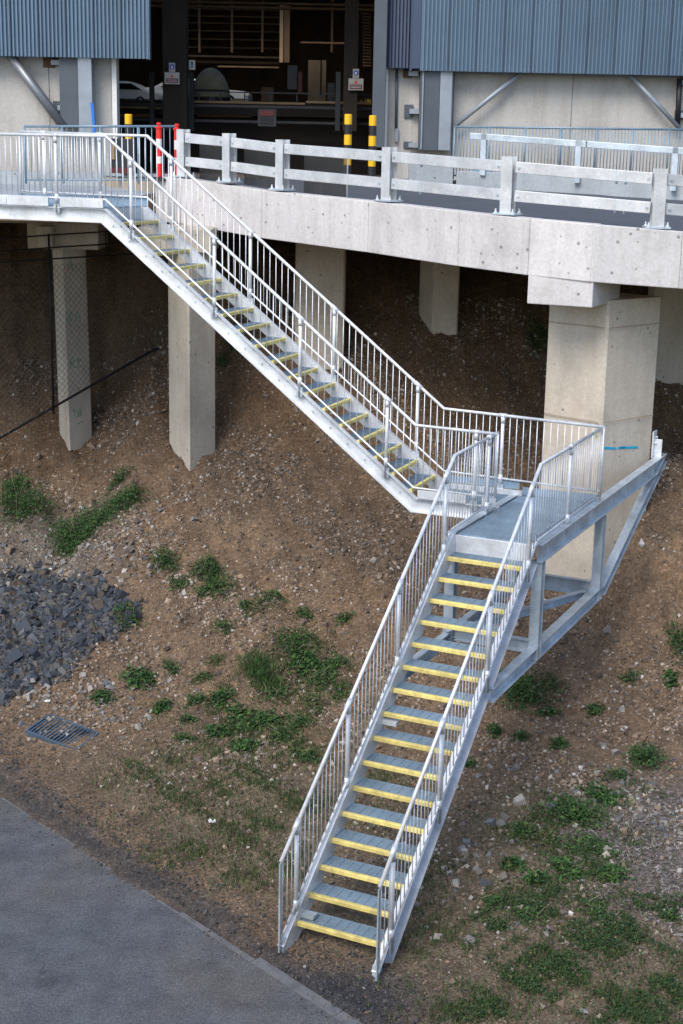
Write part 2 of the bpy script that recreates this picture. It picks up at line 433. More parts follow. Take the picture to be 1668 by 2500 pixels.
# road and its concrete edge strip
def road_pt(s, d, z): 
    p = RA + RD * s + RN * d; return (p[0], p[1], z)
rb = MB()
NS = 46
for k in range(NS):
    s0, s1 = -12 + k * .6, -12 + (k + 1) * .6
    rb.hexa([road_pt(s0, -14, -.25), road_pt(s1, -14, -.25), road_pt(s1, -.0, -.25), road_pt(s0, -.0, -.25),
             road_pt(s0, -14, .0), road_pt(s1, -14, .0), road_pt(s1, -.0, .0), road_pt(s0, -.0, .0)])
tag(rb.build('road', 'asphalt'), 'grey asphalt road running along the lower left', None, None, 'structure')
kb = thing('kerb', road_pt(3.2, .06, 0), 'flush pale concrete edging strip along the asphalt road', None); kb['kind'] = 'structure'
s = -6.0
kr = random.Random(3)
while s < 9:
    L = 1.2
    wd = .035 if s < 2.6 else (.07 if s < 3.7 else .13)
    k_ = MB(); k_.hexa([road_pt(s, .006, -.1), road_pt(s + L - .008, .006, -.1), road_pt(s + L - .008, wd, -.1), road_pt(s, wd, -.1),
                        road_pt(s, .006, .004), road_pt(s + L - .008, .006, .004), road_pt(s + L - .008, wd, .004), road_pt(s, wd, .004)])
    k_.build('kerb_stone', 'kerb', kb, bevel=.004); s += L

# ------------------------------------------------------------------ bridge
FT = [(-3.35, 26.0, 7.15), (-2.95, 25.74, 7.14), (-1.4, 24.41, 6.99), (.32, 22.65, 6.91), (1.6, 21.29, 6.83), (2.52, 20.52, 6.78), (3.33, 20.08, 6.74), (4.57, 20.23, 6.66), (6.2, 20.7, 6.56), (9.0, 22.0, 6.4)]
FH = .77
bridge = thing('concrete_bridge', (0, 24, 6.2), 'pale concrete driveway bridge curving out of the building on tan columns', 'bridge')
FTn = np.array(FT)
def deck_back(i):      # matching point on the far edge
    x = [-5.2, -4.0, -2.2, -.4, 1.2, 2.6, 3.9, 5.4, 7.2, 10.5][i]
    return np.array([x, 31.6, 7.10 - .02 * max(0, x - 1)])
for i in range(len(FT) - 1):
    a, b = FTn[i].copy(), FTn[i + 1].copy(); ba, bb = deck_back(i), deck_back(i + 1)
    k_ = MB()
    th_ = .32
    n_ = np.array([a[1] - b[1], b[0] - a[0], 0]); n_ /= np.linalg.norm(n_); n_ = -n_ if n_[1] < 0 else n_
    ia, ib = a + n_ * th_, b + n_ * th_
    g_ = .003
    dr = (b - a) / np.linalg.norm(b - a)
    a2, b2, ia2, ib2 = a + dr * g_, b - dr * g_, ia + dr * g_, ib - dr * g_
    k_.prism([a2 - Zv * FH, b2 - Zv * FH, ib2 - Zv * FH, ia2 - Zv * FH], [a2, b2, ib2, ia2])
    fp = k_.build('fascia_panel', 'fascia', bridge, bevel=.012)
    Lp = np.linalg.norm((b - a)[:2]); nh = max(1, int(Lp / .75))
    for q in range(nh):
        for zf in (.25, .72):
            c_ = a + (b - a) * ((q + .5) / nh) - Zv * FH * (zf + .04 * math.sin(3.1 * i + q)) - n_ * .001
            kk = MB(); kk.tube([c_ - n_ * .0015, c_ + n_ * .01], .016, 8); kk.build('tie_hole', 'tie_hole', fp)
    k_ = MB()
    zz = Zv * .06
    k_.prism([ia - zz - Zv * .6, ib - zz - Zv * .6, bb - zz - Zv * .6, ba - zz - Zv * .6], [ia - zz - Zv * .02, ib - zz - Zv * .02, bb - zz - Zv * .02, ba - zz - Zv * .02])
    k_.build('deck_slab', 'soffit', bridge)
    k_ = MB()
    k_.prism([ia - zz - Zv * .016, ib - zz - Zv * .016, bb - zz - Zv * .016, ba - zz - Zv * .016], [ia - zz, ib - zz, bb - zz, ba - zz])
    k_.build('deck_surface', 'deck_asphalt', bridge)
# pier cap under the fascia, its face flush with the panels
capf = [np.array([2.53, 20.515, 0]), np.array([3.37, 20.095, 0])]
nn = np.array([.45, .89, 0])
k_ = MB(); zc0, zc1 = 5.62, 6.02
k_.prism([capf[0] + Zv * zc0, capf[1] + Zv * zc0, capf[1] + nn * 1.3 + Zv * zc0, capf[0] + nn * 1.3 + Zv * zc0],
         [capf[0] + Zv * zc1, capf[1] + Zv * zc1, capf[1] + nn * 1.3 + Zv * zc1, capf[0] + nn * 1.3 + Zv * zc1])
cap = k_.build('pier_cap', 'fascia', bridge, bevel=.012)

def column(ring, z0, z1, lean=(0, 0), capbox=None, cham=.03):
    pts = []
    n = len(ring)
    for i in range(n):       # chamfer corners
        p, a, b = np.array(ring[i]), np.array(ring[i - 1]), np.array(ring[(i + 1) % n])
        pts += [p + (a - p) / np.linalg.norm(a - p) * cham, p + (b - p) / np.linalg.norm(b - p) * cham]
    zm = z0 + .55 * (z1 - z0)
    def rg(z):
        f_ = (z - z0) / (z1 - z0); return [(p[0] + lean[0] * f_, p[1] + lean[1] * f_, z) for p in pts]
    k_ = MB(); k_.prism(rg(z0), rg(z1)); c = k_.build('column', 'column', bridge)
    if capbox:
        x0, x1, y0, y1, za, zb = capbox
        k_ = MB(); k_.box(x0, x1, y0, y1, za, zb); k_.build('column_cap', 'column', c, bevel=.015)
    return c
# big column that carries the stair bracket
c3 = column([(2.96, 21.45), (3.71, 20.72), (4.62, 21.5), (3.86, 22.25)], .4, 5.66)
# joints on that column and blue paint dashes
for zz in (5.28, 3.92):
    k_ = MB(); 
    for (p, q_) in (((2.94, 21.43), (3.70, 20.69)), ((3.715, 20.69), (4.64, 21.48))):
        p, q_ = np.array([*p, zz]), np.array([*q_, zz]); dd = (q_ - p) / np.linalg.norm(q_ - p)
        k_.bar(p + dd * .05, q_ - dd * .05, np.array([-dd[1], dd[0], 0]) * .0015 + 0, Zv * .006)
    k_.build('formwork_joint', 'soffit', c3)
F_, R_ = np.array([3.71, 20.72]), np.array([4.62, 21.5]); dd = (R_ - F_) / np.linalg.norm(R_ - F_); nr = np.array([dd[1], -dd[0]])
for (a_, b_, za, zb) in ((.03, .36, 3.55, 3.50), (.46, .86, 3.50, 3.46), (.40, .56, 3.50, 3.495)):
    p = F_ + dd * a_ + nr * .004; q_ = F_ + dd * b_ + nr * .004
    k_ = MB(); k_.bar((*p, za), (*q_, zb), np.array([*nr, 0]) * .002, Zv * .017); k_.build('spray_mark', 'cyan', c3)
column([(-2.98, 24.62), (-2.56, 23.92), (-2.16, 24.5), (-2.55, 25.2)], 1.6, 6.0, capbox=(-3.45, -2.2, 24.15, 25.6, 5.98, 6.36))
c1 = column([(-5.10, 25.95), (-4.83, 25.4), (-4.48, 25.85), (-4.78, 26.4)], 1.6, 5.95, lean=(-.06, 0), capbox=(-5.5, -4.28, 25.55, 26.6, 5.90, 6.34))
k_ = MB(); k_.box(-5.28, -5.03, 25.3, 25.56, 5.93, 6.3); k_.build('column_cap', 'column', c1, bevel=.015)
column([(-.90, 26.2), (-.02, 26.15), (.0, 26.9), (-.88, 26.95)], 2.6, 6.3)
column([(1.36, 27.2), (1.60, 26.75), (2.06, 26.75), (2.06, 27.6), (1.4, 27.6)], 3.8, 6.2)
k_ = MB(); k_.box(5.45, 9.0, 26.0, 26.6, 3.6, 6.3); k_.build('abutment_wall', 'column', bridge, bevel=.02)
k_ = MB(); k_.box(-10.2, -3.5, 22.55, 31.6, 6.52, 6.79); k_.build('approach_slab', 'soffit', bridge)
k_ = MB(); k_.box(-10.2, -3.52, 22.57, 31.6, 6.794, 6.84); k_.build('slab_topping', 'upstand', bridge)
k_ = MB(); k_.box(-10.2, -3.3, 31.4, 31.63, 6.7, 7.10); k_.build('edge_beam', 'upstand', bridge)
# cross beam over the left columns
k_ = MB(); k_.box(-9.0, -3.45, 25.35, 26.35, 6.34, 6.515); k_.build('cross_beam', 'soffit', bridge, bevel=.015)
# green survey scribble on the left column
for z0_, pts in ((4.65, [(-.12, 0), (-.12, .2), (-.02, .16), (-.1, .1), (-.02, 0)]), (4.65, [(.06, .02), (.14, .18), (.2, 0)]), (3.85, [(-.1, 0), (-.1, .17), (0, .12), (-.1, .06), (.02, 0)]), (3.85, [(.06, .16), (.16, .14), (.1, .06), (.18, .02), (.05, 0)]), (2.95, [(-.1, .12), (-.06, .18), (-.02, .1), (-.08, 0)]), (2.95, [(.02, .16), (.06, .02), (.1, .16), (.13, .03)]), (2.85, [(.02, 0), (.2, .02)]), (5.55, [(-.06, 0), (0, .22), (.06, 0), (.02, .1), (-.02, .1)])):
    k_ = MB(); u = np.array([.35, .45]) / math.hypot(.35, .45); nr_ = np.array([u[1], -u[0]])
    base = np.array([-4.83, 25.4]) + u * .19 + nr_ * .004 + np.array([-.06 * (z0_ - 1.6) / 4.35, 0])
    k_.tube([(*(base + u * a_ * .9), z0_ + b_ * 1.0) for a_, b_ in pts], .0075, 4); k_.build('spray_mark', 'green_spray', c1)

# ------------------------------------------------------------------ bridge barrier
def on_front(s_, inset):     # walk along the fascia top
    seg = np.diff(FTn, axis=0); L = np.linalg.norm(seg[:, :2], axis=1); c = np.concatenate([[0], np.cumsum(L)])
    i = int(np.clip(np.searchsorted(c, s_) - 1, 0, len(L) - 1)); f_ = (s_ - c[i]) / L[i]
    p = FTn[i] + seg[i] * f_
    # smooth direction
    d = seg[i] / np.linalg.norm(seg[i]); n_ = np.array([-d[1], d[0], 0]); n_ /= np.linalg.norm(n_); n_ = n_ if n_[1] > 0 else -n_
    return p + n_ * inset, d
barrier = thing('bridge_barrier', (0, 23, 6.9), 'galvanised two-rail barrier bolted along the front edge of the bridge', 'barrier')
PB = [(-2.83, 25.83, 7.15), (-1.99, 25.12, 7.09), (-1.06, 24.27, 7.0), (.62, 22.56, 6.91), (2.25, 20.97, 6.81), (4.24, 20.40, 6.69), (6.2, 20.9, 6.57)]
PBn = [np.array(p) for p in PB]
BH = .80
for i, p in enumerate(PBn):
    a = PBn[max(i - 1, 0)]; b = PBn[min(i + 1, len(PBn) - 1)]
    d = (b - a) * np.array([1, 1, 0]); d /= np.linalg.norm(d); n_ = np.array([-d[1], d[0], 0])
    k_ = MB()
    # H section post
    hw, t_ = .085, .012
    k_.bar(p + n_ * .075, p + n_ * .075 + Zv * BH, d * hw, n_ * t_ * .6)
    k_.bar(p - n_ * .075, p - n_ * .075 + Zv * BH, d * hw, n_ * t_ * .6)
    k_.bar(p, p + Zv * BH, d * t_ * .6, n_ * .068)
    po = k_.build('post', 'galv_barrier', barrier)
    k_ = MB(); k_.bar(p + Zv * .001, p + Zv * .028, d * .17, n_ * .15); k_.build('base_plate', 'galv_beam', po, bevel=.004)
    for sx in (-1, 1):
        for sy in (-1, 1):
            k_ = MB(); k_.lathe(p + d * .13 * sx + n_ * .11 * sy + Zv * .028, [(.022, 0), (.022, .022), (.012, .024), (.012, .06)], 8); k_.build('anchor_bolt', 'galv', po)
for lev in (.66, .27):
    for i in range(len(PBn) - 1):
        a, b = PBn[i] + Zv * lev, PBn[i + 1] + Zv * lev
        d = (b - a) / np.linalg.norm(b - a); n_ = np.array([-d[1], d[0], 0]); n_ /= np.linalg.norm(n_); up_ = np.cross(d, -n_); up_ = up_ if up_[2] > 0 else -up_
        off = n_ * .0
        k_ = MB()
        e = .095
        a2, b2 = a + d * e, b - d * e
        k_.bar(a2 + off, b2 + off, n_ * .055, up_ * .078)
        rl = k_.build('rail', 'galv_barrier', barrier, bevel=.008)
        for q_ in (a2 + d * .05, b2 - d * .05):
            k_ = MB(); k_.tube([q_ - n_ * .07, q_ - n_ * .055], .02, 8); k_.build('bolt', 'galv_beam', rl)
    # splice bolts under the nearest rails
    for i, fr in ((3, .28), (4, .72), (4, .78)):
        p = PBn[i] + (PBn[i + 1] - PBn[i]) * fr + Zv * lev
        k_ = MB(); k_.lathe(p - Zv * .115, [(.01, 0), (.018, .01), (.018, .04)], 8); k_.build('splice_bolt', 'galv_beam', barrier)
        dd_ = (PBn[i + 1] - PBn[i]); dd_ /= np.linalg.norm(dd_)
        k_ = MB(); n_ = np.array([-dd_[1], dd_[0], 0]); k_.bar(p - dd_ * .006, p + dd_ * .006, n_ * .057, Zv * .08); k_.build('splice_joint', 'galv_beam', barrier)

# smoky plastic screens behind the barrier
for (i, f0, f1, lab) in ((0, .12, .93, 'smoky plastic screen behind the barrier rails nearest the building'), (1, .08, .9, 'smoky plastic screen between the second and third barrier posts'), (2, .1, .52, 'smoky plastic screen right of the third barrier post')):
    a, b = PBn[i], PBn[i + 1]; d = b - a; n_ = np.array([-d[1], d[0], 0]); n_ /= np.linalg.norm(n_)
    p, q_ = a + d * f0 + n_ * .25 - Zv * .02, a + d * f1 + n_ * .25 - Zv * .02
    k_ = MB(); k_.bar(p, p, n_ * 0, Zv * 0) if False else None
    k_.prism([p, q_, q_ + n_ * .006, p + n_ * .006], [p + Zv * .62, q_ + Zv * .62, q_ + n_ * .006 + Zv * .62, p + n_ * .006 + Zv * .62])
    sc_o = k_.build('plastic_screen', 'plastic'); tag(sc_o, lab, 'screen', 'plastic screens behind the barrier')
    k_ = MB(); k_.bar(q_, q_ + Zv * .62, d / np.linalg.norm(d) * .006, n_ * .008); e_ = k_.build('edge_strip', 'white', sc_o)

# ------------------------------------------------------------------ staircase
A = np.array([1.35438, 16.74329, 3.23]); TH2 = -2.016118
B = np.array([-2.87155, 20.92293, 6.83747]); TH1 = -0.384619
d2 = np.array([math.cos(TH2), math.sin(TH2), 0]); w2 = np.array([-d2[1], d2[0], 0])
d1 = np.array([math.cos(TH1), math.sin(TH1), 0]); w1 = np.array([-d1[1], d1[0], 0])
G2, R2, W2 = .24872, .19, .9429
G1, R1, W1 = .2473, .1899, .9359
ZM, ZT = 3.25, 6.825
def Lo(s, w_, z): return np.array([A[0], A[1], 0]) + d2 * s + w2 * w_ + Zv * z
def Upp(s, w_, z): return np.array([B[0], B[1], 0]) + d1 * s + w1 * w_ + Zv * z
stair = thing('steel_staircase', (-.45, 12.9, 0), 'galvanised steel staircase with yellow-edged treads and two flights turning at a bracketed landing', 'staircase')

def grating(L, Wd, z, nb, nc, th_=.003, hh=.03, along_w=True):
    """tread grating in a local frame: x = depth (0..-L), y = width (0..Wd), top at z = 0"""
    k_ = MB()
    for i in range(nb):
        x = -L * (i + .5) / nb; k_.box(x - th_, x + th_, 0, Wd, -hh, 0)
    for j in range(nc):
        y = Wd * (j + .5) / nc; k_.box(-L, 0, y - .0045, y + .0045, -.008, .002)
    k_.box(-L, -L + .005, 0, Wd, -hh - .01, .001)
    for y in (0, Wd - .006): k_.box(-L, 0, y, y + .006, -hh - .03, .001)
    return k_
def tread_meshes(Wd):
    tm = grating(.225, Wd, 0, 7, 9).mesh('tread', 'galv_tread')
    nm = MB()
    nm.add([(.0, 0, .003), (.035, 0, .003), (.041, 0, -.004), (.041, 0, -.042), (.034, 0, -.042), (.0, 0, -.035)] +
           [(.0, Wd, .003), (.035, Wd, .003), (.041, Wd, -.004), (.041, Wd, -.042), (.034, Wd, -.042), (.0, Wd, -.035)],
           [(0, 1, 7, 6), (1, 2, 8, 7), (2, 3, 9, 8), (3, 4, 10, 9), (4, 5, 11, 10), (5, 0, 6, 11), (5, 4, 3, 2, 1, 0), (6, 7, 8, 9, 10, 11)])
    return tm, nm.mesh('nosing', 'yellow')
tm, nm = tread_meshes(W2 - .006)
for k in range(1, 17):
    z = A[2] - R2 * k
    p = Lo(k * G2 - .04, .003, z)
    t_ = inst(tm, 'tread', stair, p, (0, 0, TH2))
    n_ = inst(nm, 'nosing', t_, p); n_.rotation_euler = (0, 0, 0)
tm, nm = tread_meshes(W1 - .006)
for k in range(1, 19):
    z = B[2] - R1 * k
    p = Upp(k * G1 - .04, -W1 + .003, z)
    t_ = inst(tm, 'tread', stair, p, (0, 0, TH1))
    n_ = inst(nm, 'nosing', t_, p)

def offs_poly(poly, off):
    out = []
    P = [np.array(p) for p in poly]
    for i in range(len(P)):
        ns = []
        for a, b in ((i - 1, i), (i, i + 1)):
            if a < 0 or b >= len(P): continue
            d = P[b] - P[a]; d /= np.linalg.norm(d); ns.append(np.array([-d[1], d[0]]))
        n_ = sum(ns); n_ /= np.linalg.norm(n_); n_ /= (n_ @ ns[0])
        out.append(P[i] + n_ * off)
    return out
def strip(k_, frame, poly, o0, o1, wa, wb):
    a = offs_poly(poly, o0); b = offs_poly(poly, o1)
    for i in range(len(poly) - 1):
        k_.prism([frame(a[i][0], wa, a[i][1]), frame(a[i + 1][0], wa, a[i + 1][1]), frame(b[i + 1][0], wa, b[i + 1][1]), frame(b[i][0], wa, b[i][1])],
                 [frame(a[i][0], wb, a[i][1]), frame(a[i + 1][0], wb, a[i + 1][1]), frame(b[i + 1][0], wb, b[i + 1][1]), frame(b[i][0], wb, b[i][1])])
def channel(frame, poly, depth, w_, out, fl=.075, mat='galv'):
    k_ = MB()
    strip(k_, frame, poly, 0, -depth, w_, w_ + out * .008)
    strip(k_, frame, poly, 0, -.012, w_ + out * .0085, w_ + out * fl)
    strip(k_, frame, poly, -depth + .012, -depth, w_ + out * .0085, w_ + out * fl)
    return k_.build('stringer', mat, stair)
# upper flight stringers: level at the top, sloping, level at the mid landing
SL1 = R1 / G1; SL2 = R2 / G2
up_poly_n = [(-4.2, ZT), (.0, ZT), (4.53, ZM + .07), (5.63, ZM + .07)]
up_poly_f = [(-2.1, ZT), (.05, ZT), (4.60, ZM + .07), (5.66, ZM + .07)]
sn = channel(Upp, up_poly_n, .19, -W1, -1, .07)
sf = channel(Upp, up_poly_f, .19, .0, 1, .07)
bm_ = MB()
bolt = MB(); bolt.tube([(0, 0, 0), (0, -.016, 0)], .012, 6); bolt_me = bolt.mesh('bolt', 'galv_beam')
for k in range(1, 19):
    for ds in (-.16, -.04):
        s_ = k * G1 + ds; z = B[2] - SL1 * (k * G1) - .03 - .02
        inst(bolt_me, 'bolt', sn, Upp(s_, -W1 - .008, z), (0, 0, TH1))
# lower flight stringers
lo_poly = [(-.02, ZM + .03), (.06, ZM + .03), (4.26, A[2] - SL2 * 4.26 + .085)]
stl = channel(Lo, lo_poly, .25, .0, -1, .07)
stR = channel(Lo, lo_poly, .25, W2, 1, .08)

# landings (open grating)
def clip_landing(frame, s0, s1, wa, wb, z, pitch, cross, name, mat='galv_tread', bars='s', hh=.03, th_=.0028):
    k_ = MB()
    if bars == 'w':
        n = int((s1 - s0) / pitch)
        for i in range(n):
            s_ = s0 + (i + .5) * pitch; k_.bar(frame(s_, wa, z - hh / 2), frame(s_, wb, z - hh / 2), (frame(1, 0, 0) - frame(0, 0, 0)) * th_, Zv * hh / 2)
        n = int((wb - wa) / cross)
        for i in range(n):
            w_ = wa + (i + .5) * cross; k_.bar(frame(s0, w_, z - .004), frame(s1, w_, z - .004), (frame(0, 1, 0) - frame(0, 0, 0)) * .003, Zv * .0035)
    else:
        n = int((wb - wa) / pitch)
        for i in range(n):
            w_ = wa + (i + .5) * pitch; k_.bar(frame(s0, w_, z - hh / 2), frame(s1, w_, z - hh / 2), (frame(0, 1, 0) - frame(0, 0, 0)) * th_, Zv * hh / 2)
        n = int((s1 - s0) / cross)
        for i in range(n):
            s_ = s0 + (i + .5) * cross; k_.bar(frame(s_, wa, z - .004), frame(s_, wb, z - .004), (frame(1, 0, 0) - frame(0, 0, 0)) * .003, Zv * .0035)
    for s_ in (s0, s1):
        k_.bar(frame(s_, wa, z - hh / 2), frame(s_, wb, z - hh / 2), (frame(1, 0, 0) - frame(0, 0, 0)) * .004, Zv * (hh / 2 + .002))
    for w_ in (wa, wb):
        k_.bar(frame(s0, w_, z - hh / 2 - .001), frame(s1, w_, z - hh / 2 - .001), (frame(0, 1, 0) - frame(0, 0, 0)) * .004, Zv * (hh / 2 + .002))
    return k_.build(name, mat, stair)
clip_landing(Upp, 4.68, 5.57, -W1 + .02, -.02, ZM + .012, .046, .075, 'landing_grating', bars='s', hh=.025)
clip_landing(Lo, -2.42, -1.2, .02, W2 - .02, ZM + .012, .017, .1, 'landing_grating', bars='w', th_=.0026)
clip_landing(Lo, -1.195, -.045, .02, W2 - .02, ZM + .012, .017, .1, 'landing_grating', bars='w', th_=.0026)
clip_landing(Upp, -4.2, -.03, -W1 + .02, -.02, ZT + .012, .03, .1, 'landing_grating', bars='s')
clip_landing(Upp, -4.2, -2.2, .03, 3.9, ZT + .012, .04, .1, 'landing_grating', bars='w')
k_ = MB(); k_.bar(Lo(-.025, .0, ZM - .105), Lo(-.025, W2, ZM - .105), d2 * .012, Zv * .105); k_.build('cross_beam', 'galv', stair, bevel=.004)
k_ = MB(); k_.bar(Lo(-2.46, -.02, ZM - .09), Lo(-2.46, W2 + .02, ZM - .09), d2 * .02, Zv * .09); k_.build('cross_beam', 'galv_beam', stair, bevel=.004)
k_ = MB(); k_.bar(Upp(-.01, -W1, ZT - .09), Upp(-.01, 0, ZT - .09), d1 * .01, Zv * .085); k_.build('cross_beam', 'galv_beam', stair)
# kick plates
def kick(frame, s0, s1, w_, z0, z1, n_out, mat='galv'):
    k_ = MB(); k_.bar(frame(s0, w_, (z0 + z1) / 2), frame(s1, w_, (z0 + z1) / 2), (frame(0, 1, 0) - frame(0, 0, 0)) * .005, Zv * (z1 - z0) / 2); k_.build('kick_plate', mat, stair)
kick(Upp, -4.2, -1.56, -W1 - .085, ZT + .008, ZT + .135, -1); kick(Upp, -1.55, -.88, -W1 - .085, ZT + .008, ZT + .135, -1); kick(Upp, -.69, -.02, -W1 - .085, ZT + .008, ZT + .135, -1)
kick(Upp, -2.1, .03, .085, ZT + .008, ZT + .125, 1, 'galv_tread')
kick(Upp, 4.56, 5.2, -W1 - .085, ZM + .078, ZM + .19, -1); kick(Upp, 5.42, 5.6, -W1 - .085, ZM + .078, ZM + .19, -1)
kick(Upp, 4.62, 5.6, .085, ZM + .078, ZM + .18, 1, 'galv_tread'); kick(Upp, 5.66, 6.65, .02, ZM + .02, ZM + .13, 1, 'galv_tread')
kick(Lo, -2.44, -.06, W2 + .02, ZM + .02, ZM + .10, 1, 'galv_beam')

# railings
def railing(frame, name_label, w_, top, bot, posts, out, post_drop=.2, pitch=.0915, end_post=False, skip_joint=True, rb_=.0065):
    """top / bottom: polylines (s, z); posts: list of s; balusters between."""
    k_ = MB(); k_.tube([frame(s_, w_, z) for s_, z in top], .021, 10)
    hr = k_.build('handrail', 'galv', stair, smooth=True)
    k_ = MB(); k_.tube([frame(s_, w_, z) for s_, z in bot], .0135, 8); k_.build('bottom_rail', 'galv', hr, smooth=True)
    tz = lambda s_: float(np.interp(s_, [p[0] for p in top], [p[1] for p in top])); bz = lambda s_: float(np.interp(s_, [p[0] for p in bot], [p[1] for p in bot]))
    for s_ in posts:
        k_ = MB(); k_.tube([frame(s_, w_, bz(s_) - post_drop), frame(s_, w_, tz(s_) - .01)], .0235, 10)
        # clamp fittings
        e = .05
        sl = (tz(s_ + e) - tz(s_ - e)) / (2 * e)
        k_.tube([frame(s_ - e, w_, tz(s_) - e * sl), frame(s_ + e, w_, tz(s_) + e * sl)], .029, 10)
        k_.tube([frame(s_, w_, tz(s_) - .10), frame(s_, w_, tz(s_) - .02)], .029, 10)
        k_.tube([frame(s_, w_, bz(s_) - .06), frame(s_, w_, bz(s_) + .05)], .029, 10)
        k_.build('post', 'galv', hr, smooth=True)
        k_ = MB(); k_.bar(frame(s_, w_ - out * .0, bz(s_) - post_drop - .0), frame(s_, w_, bz(s_) - post_drop + .12), (frame(1, 0, 0) - frame(0, 0, 0)) * .045, (frame(0, 1, 0) - frame(0, 0, 0)) * .014); k_.build('post_bracket', 'galv_beam', hr)
    s0, s1 = max(top[0][0], bot[0][0]), min(top[-1][0], bot[-1][0])
    n = int((s1 - s0) / pitch)
    cache = {}
    for i in range(1, n + 1):
        s_ = s0 + (s1 - s0) * (i - .5) / n
        if any(abs(s_ - p) < .035 for p in posts): continue
        L = round(tz(s_) - bz(s_), 3)
        if L not in cache:
            kk = MB(); kk.tube([(0, 0, 0), (0, 0, L)], rb_, 6); cache[L] = kk.mesh('baluster', 'galv', smooth=True)
        inst(cache[L], 'baluster', hr, frame(s_, w_, bz(s_)))
    return hr
up_top = [(-4.2, 7.785), (.02, 7.77), (4.49, 4.27), (5.58, 4.25)]
up_bot = [(-4.2, 6.96), (.0, 6.945), (4.49, 3.455), (5.58, 3.44)]
railing(Upp, '', -W1 - .05, up_top, up_bot, [-2.0, -.764, .394, 1.631, 2.876, 4.104, 5.30], -1)
upf_top = [(-2.05, 7.82), (.05, 7.79), (4.52, 4.325), (6.68, 4.265)]
upf_bot = [(-2.05, 6.985), (.04, 6.955), (4.55, 3.48), (6.68, 3.42)]
railing(Upp, '', .06, upf_top, upf_bot, [-1.641, -.718, .427, 1.650, 2.916, 4.147, 5.341], 1)
lr_top = [(-2.47, 4.25), (.06, 4.225), (4.30, .975)]
lr_bot = [(-2.47, 3.36), (.06, 3.33), (4.30, .105)]
railing(Lo, '', W2 + .08, lr_top, lr_bot, [-1.10, .342, 1.563, 2.853, 3.995], 1, rb_=.0055)
ll_top = [(-1.43, 4.245), (.04, 4.215), (4.28, .97)]
ll_bot = [(-1.43, 3.37), (.04, 3.33), (4.28, .11)]
railing(Lo, '', -.03, ll_top, ll_bot, [-1.13, .281, 1.570, 2.82, 3.95], -1, rb_=.0055)
for w_, s_ in ((W2 + .08, 4.305), (-.03, 4.285)):       # flat end bars at the foot and round corner posts
    k_ = MB(); k_.bar(Lo(s_, w_, .0), Lo(s_, w_, .96), d2 * .02, w2 * .008); k_.build('end_bar', 'galv_beam', stair, bevel=.002)
for fr, s_, w_, z0, z1 in ((Upp, 6.68, .06, 3.3, 4.27), (Upp, 5.58, -W1 - .05, 3.4, 4.25), (Upp, -2.05, .06, 6.8, 7.82)):
    k_ = MB(); k_.tube([fr(s_, w_, z0), fr(s_, w_, z1)], .016, 8); k_.build('corner_post', 'galv', stair, smooth=True)
# foot plates
for w_ in (-.035, W2 + .035):
    k_ = MB(); k_.bar(Lo(4.2, w_, -.05), Lo(4.2, w_, .12), d2 * .05, w2 * .03); k_.build('foot_bracket', 'galv_beam', stair)
for s_ in (3.85,):
    k_ = MB(); k_.bar(Lo(s_, .0, .22), Lo(s_, .14, .22), d2 * .05, Zv * .02); k_.build('cleat', 'galv_beam', stair, bevel=.003)
for s_ in (1.95,):
    k_ = MB(); k_.bar(Lo(s_, .0, 1.60), Lo(s_, .16, 1.60), d2 * .05, Zv * .025); k_.build('cleat', 'galv', stair, bevel=.003)

# bracket truss below the landing
def ibeam(p, q_, depth, width, name, up=None, mat='galv_beam', parent=stair):
    p, q_ = np.asarray(p, float), np.asarray(q_, float); d = (q_ - p) / np.linalg.norm(q_ - p)
    side = np.cross(d, Zv); 
    if np.linalg.norm(side) < .1: side = w2.copy()
    side /= np.linalg.norm(side); upv = np.cross(side, d)
    k_ = MB(); tf_ = .011
    k_.bar(p + upv * (depth / 2 - tf_ / 2), q_ + upv * (depth / 2 - tf_ / 2), side * width / 2, upv * tf_ / 2)
    k_.bar(p - upv * (depth / 2 - tf_ / 2), q_ - upv * (depth / 2 - tf_ / 2), side * width / 2, upv * tf_ / 2)
    k_.bar(p, q_, side * .005, upv * (depth / 2 - tf_ - .0005))
    return k_.build(name, mat, parent)
WR, WL = W2 + .075, -.07
ibeam(Lo(.0, WR, ZM - .09), Lo(-5.95, WR, ZM - .07), .22, .12, 'top_chord')
ibeam(Lo(.0, WL, ZM - .09), Lo(-2.45, WL, ZM - .09), .22, .10, 'top_chord')
ibeam(Lo(1.42, WR - .02, 1.90), Lo(-2.72, WR, 1.97), .16, .12, 'bottom_chord')
ibeam(Lo(1.38, WL, 1.93), Lo(-2.45, WL, 2.0), .14, .09, 'bottom_chord')
ibeam(Lo(-2.85, WR, 1.96), Lo(-5.98, WR, ZM - .02), .15, .12, 'diagonal')
for s_, w_, z0, z1 in ((-.08, WR, 1.86, ZM - .21), (-2.66, WR, 1.90, ZM - .21), (-.1, WL, 1.85, ZM - .21), (-2.4, WL, 1.9, ZM - .21)):
    ibeam(Lo(s_, w_, z0), Lo(s_, w_, z1), .13, .12, 'strut')
ibeam(Lo(-2.6, WL + .06, 2.05), Lo(-2.6, WR - .07, 2.05), .2, .08, 'cross_tie')
ibeam(Lo(-.1, WL + .06, 2.0), Lo(-.1, WR - .07, 2.0), .16, .08, 'cross_tie')
ibeam(Lo(-.2, WR - .02, 2.9), Lo(-2.5, WL + .1, 2.15), .15, .08, 'plan_brace')
ibeam(Lo(.0, WL, 2.0), Lo(-2.4, WR - .1, 2.02), .10, .08, 'plan_brace')
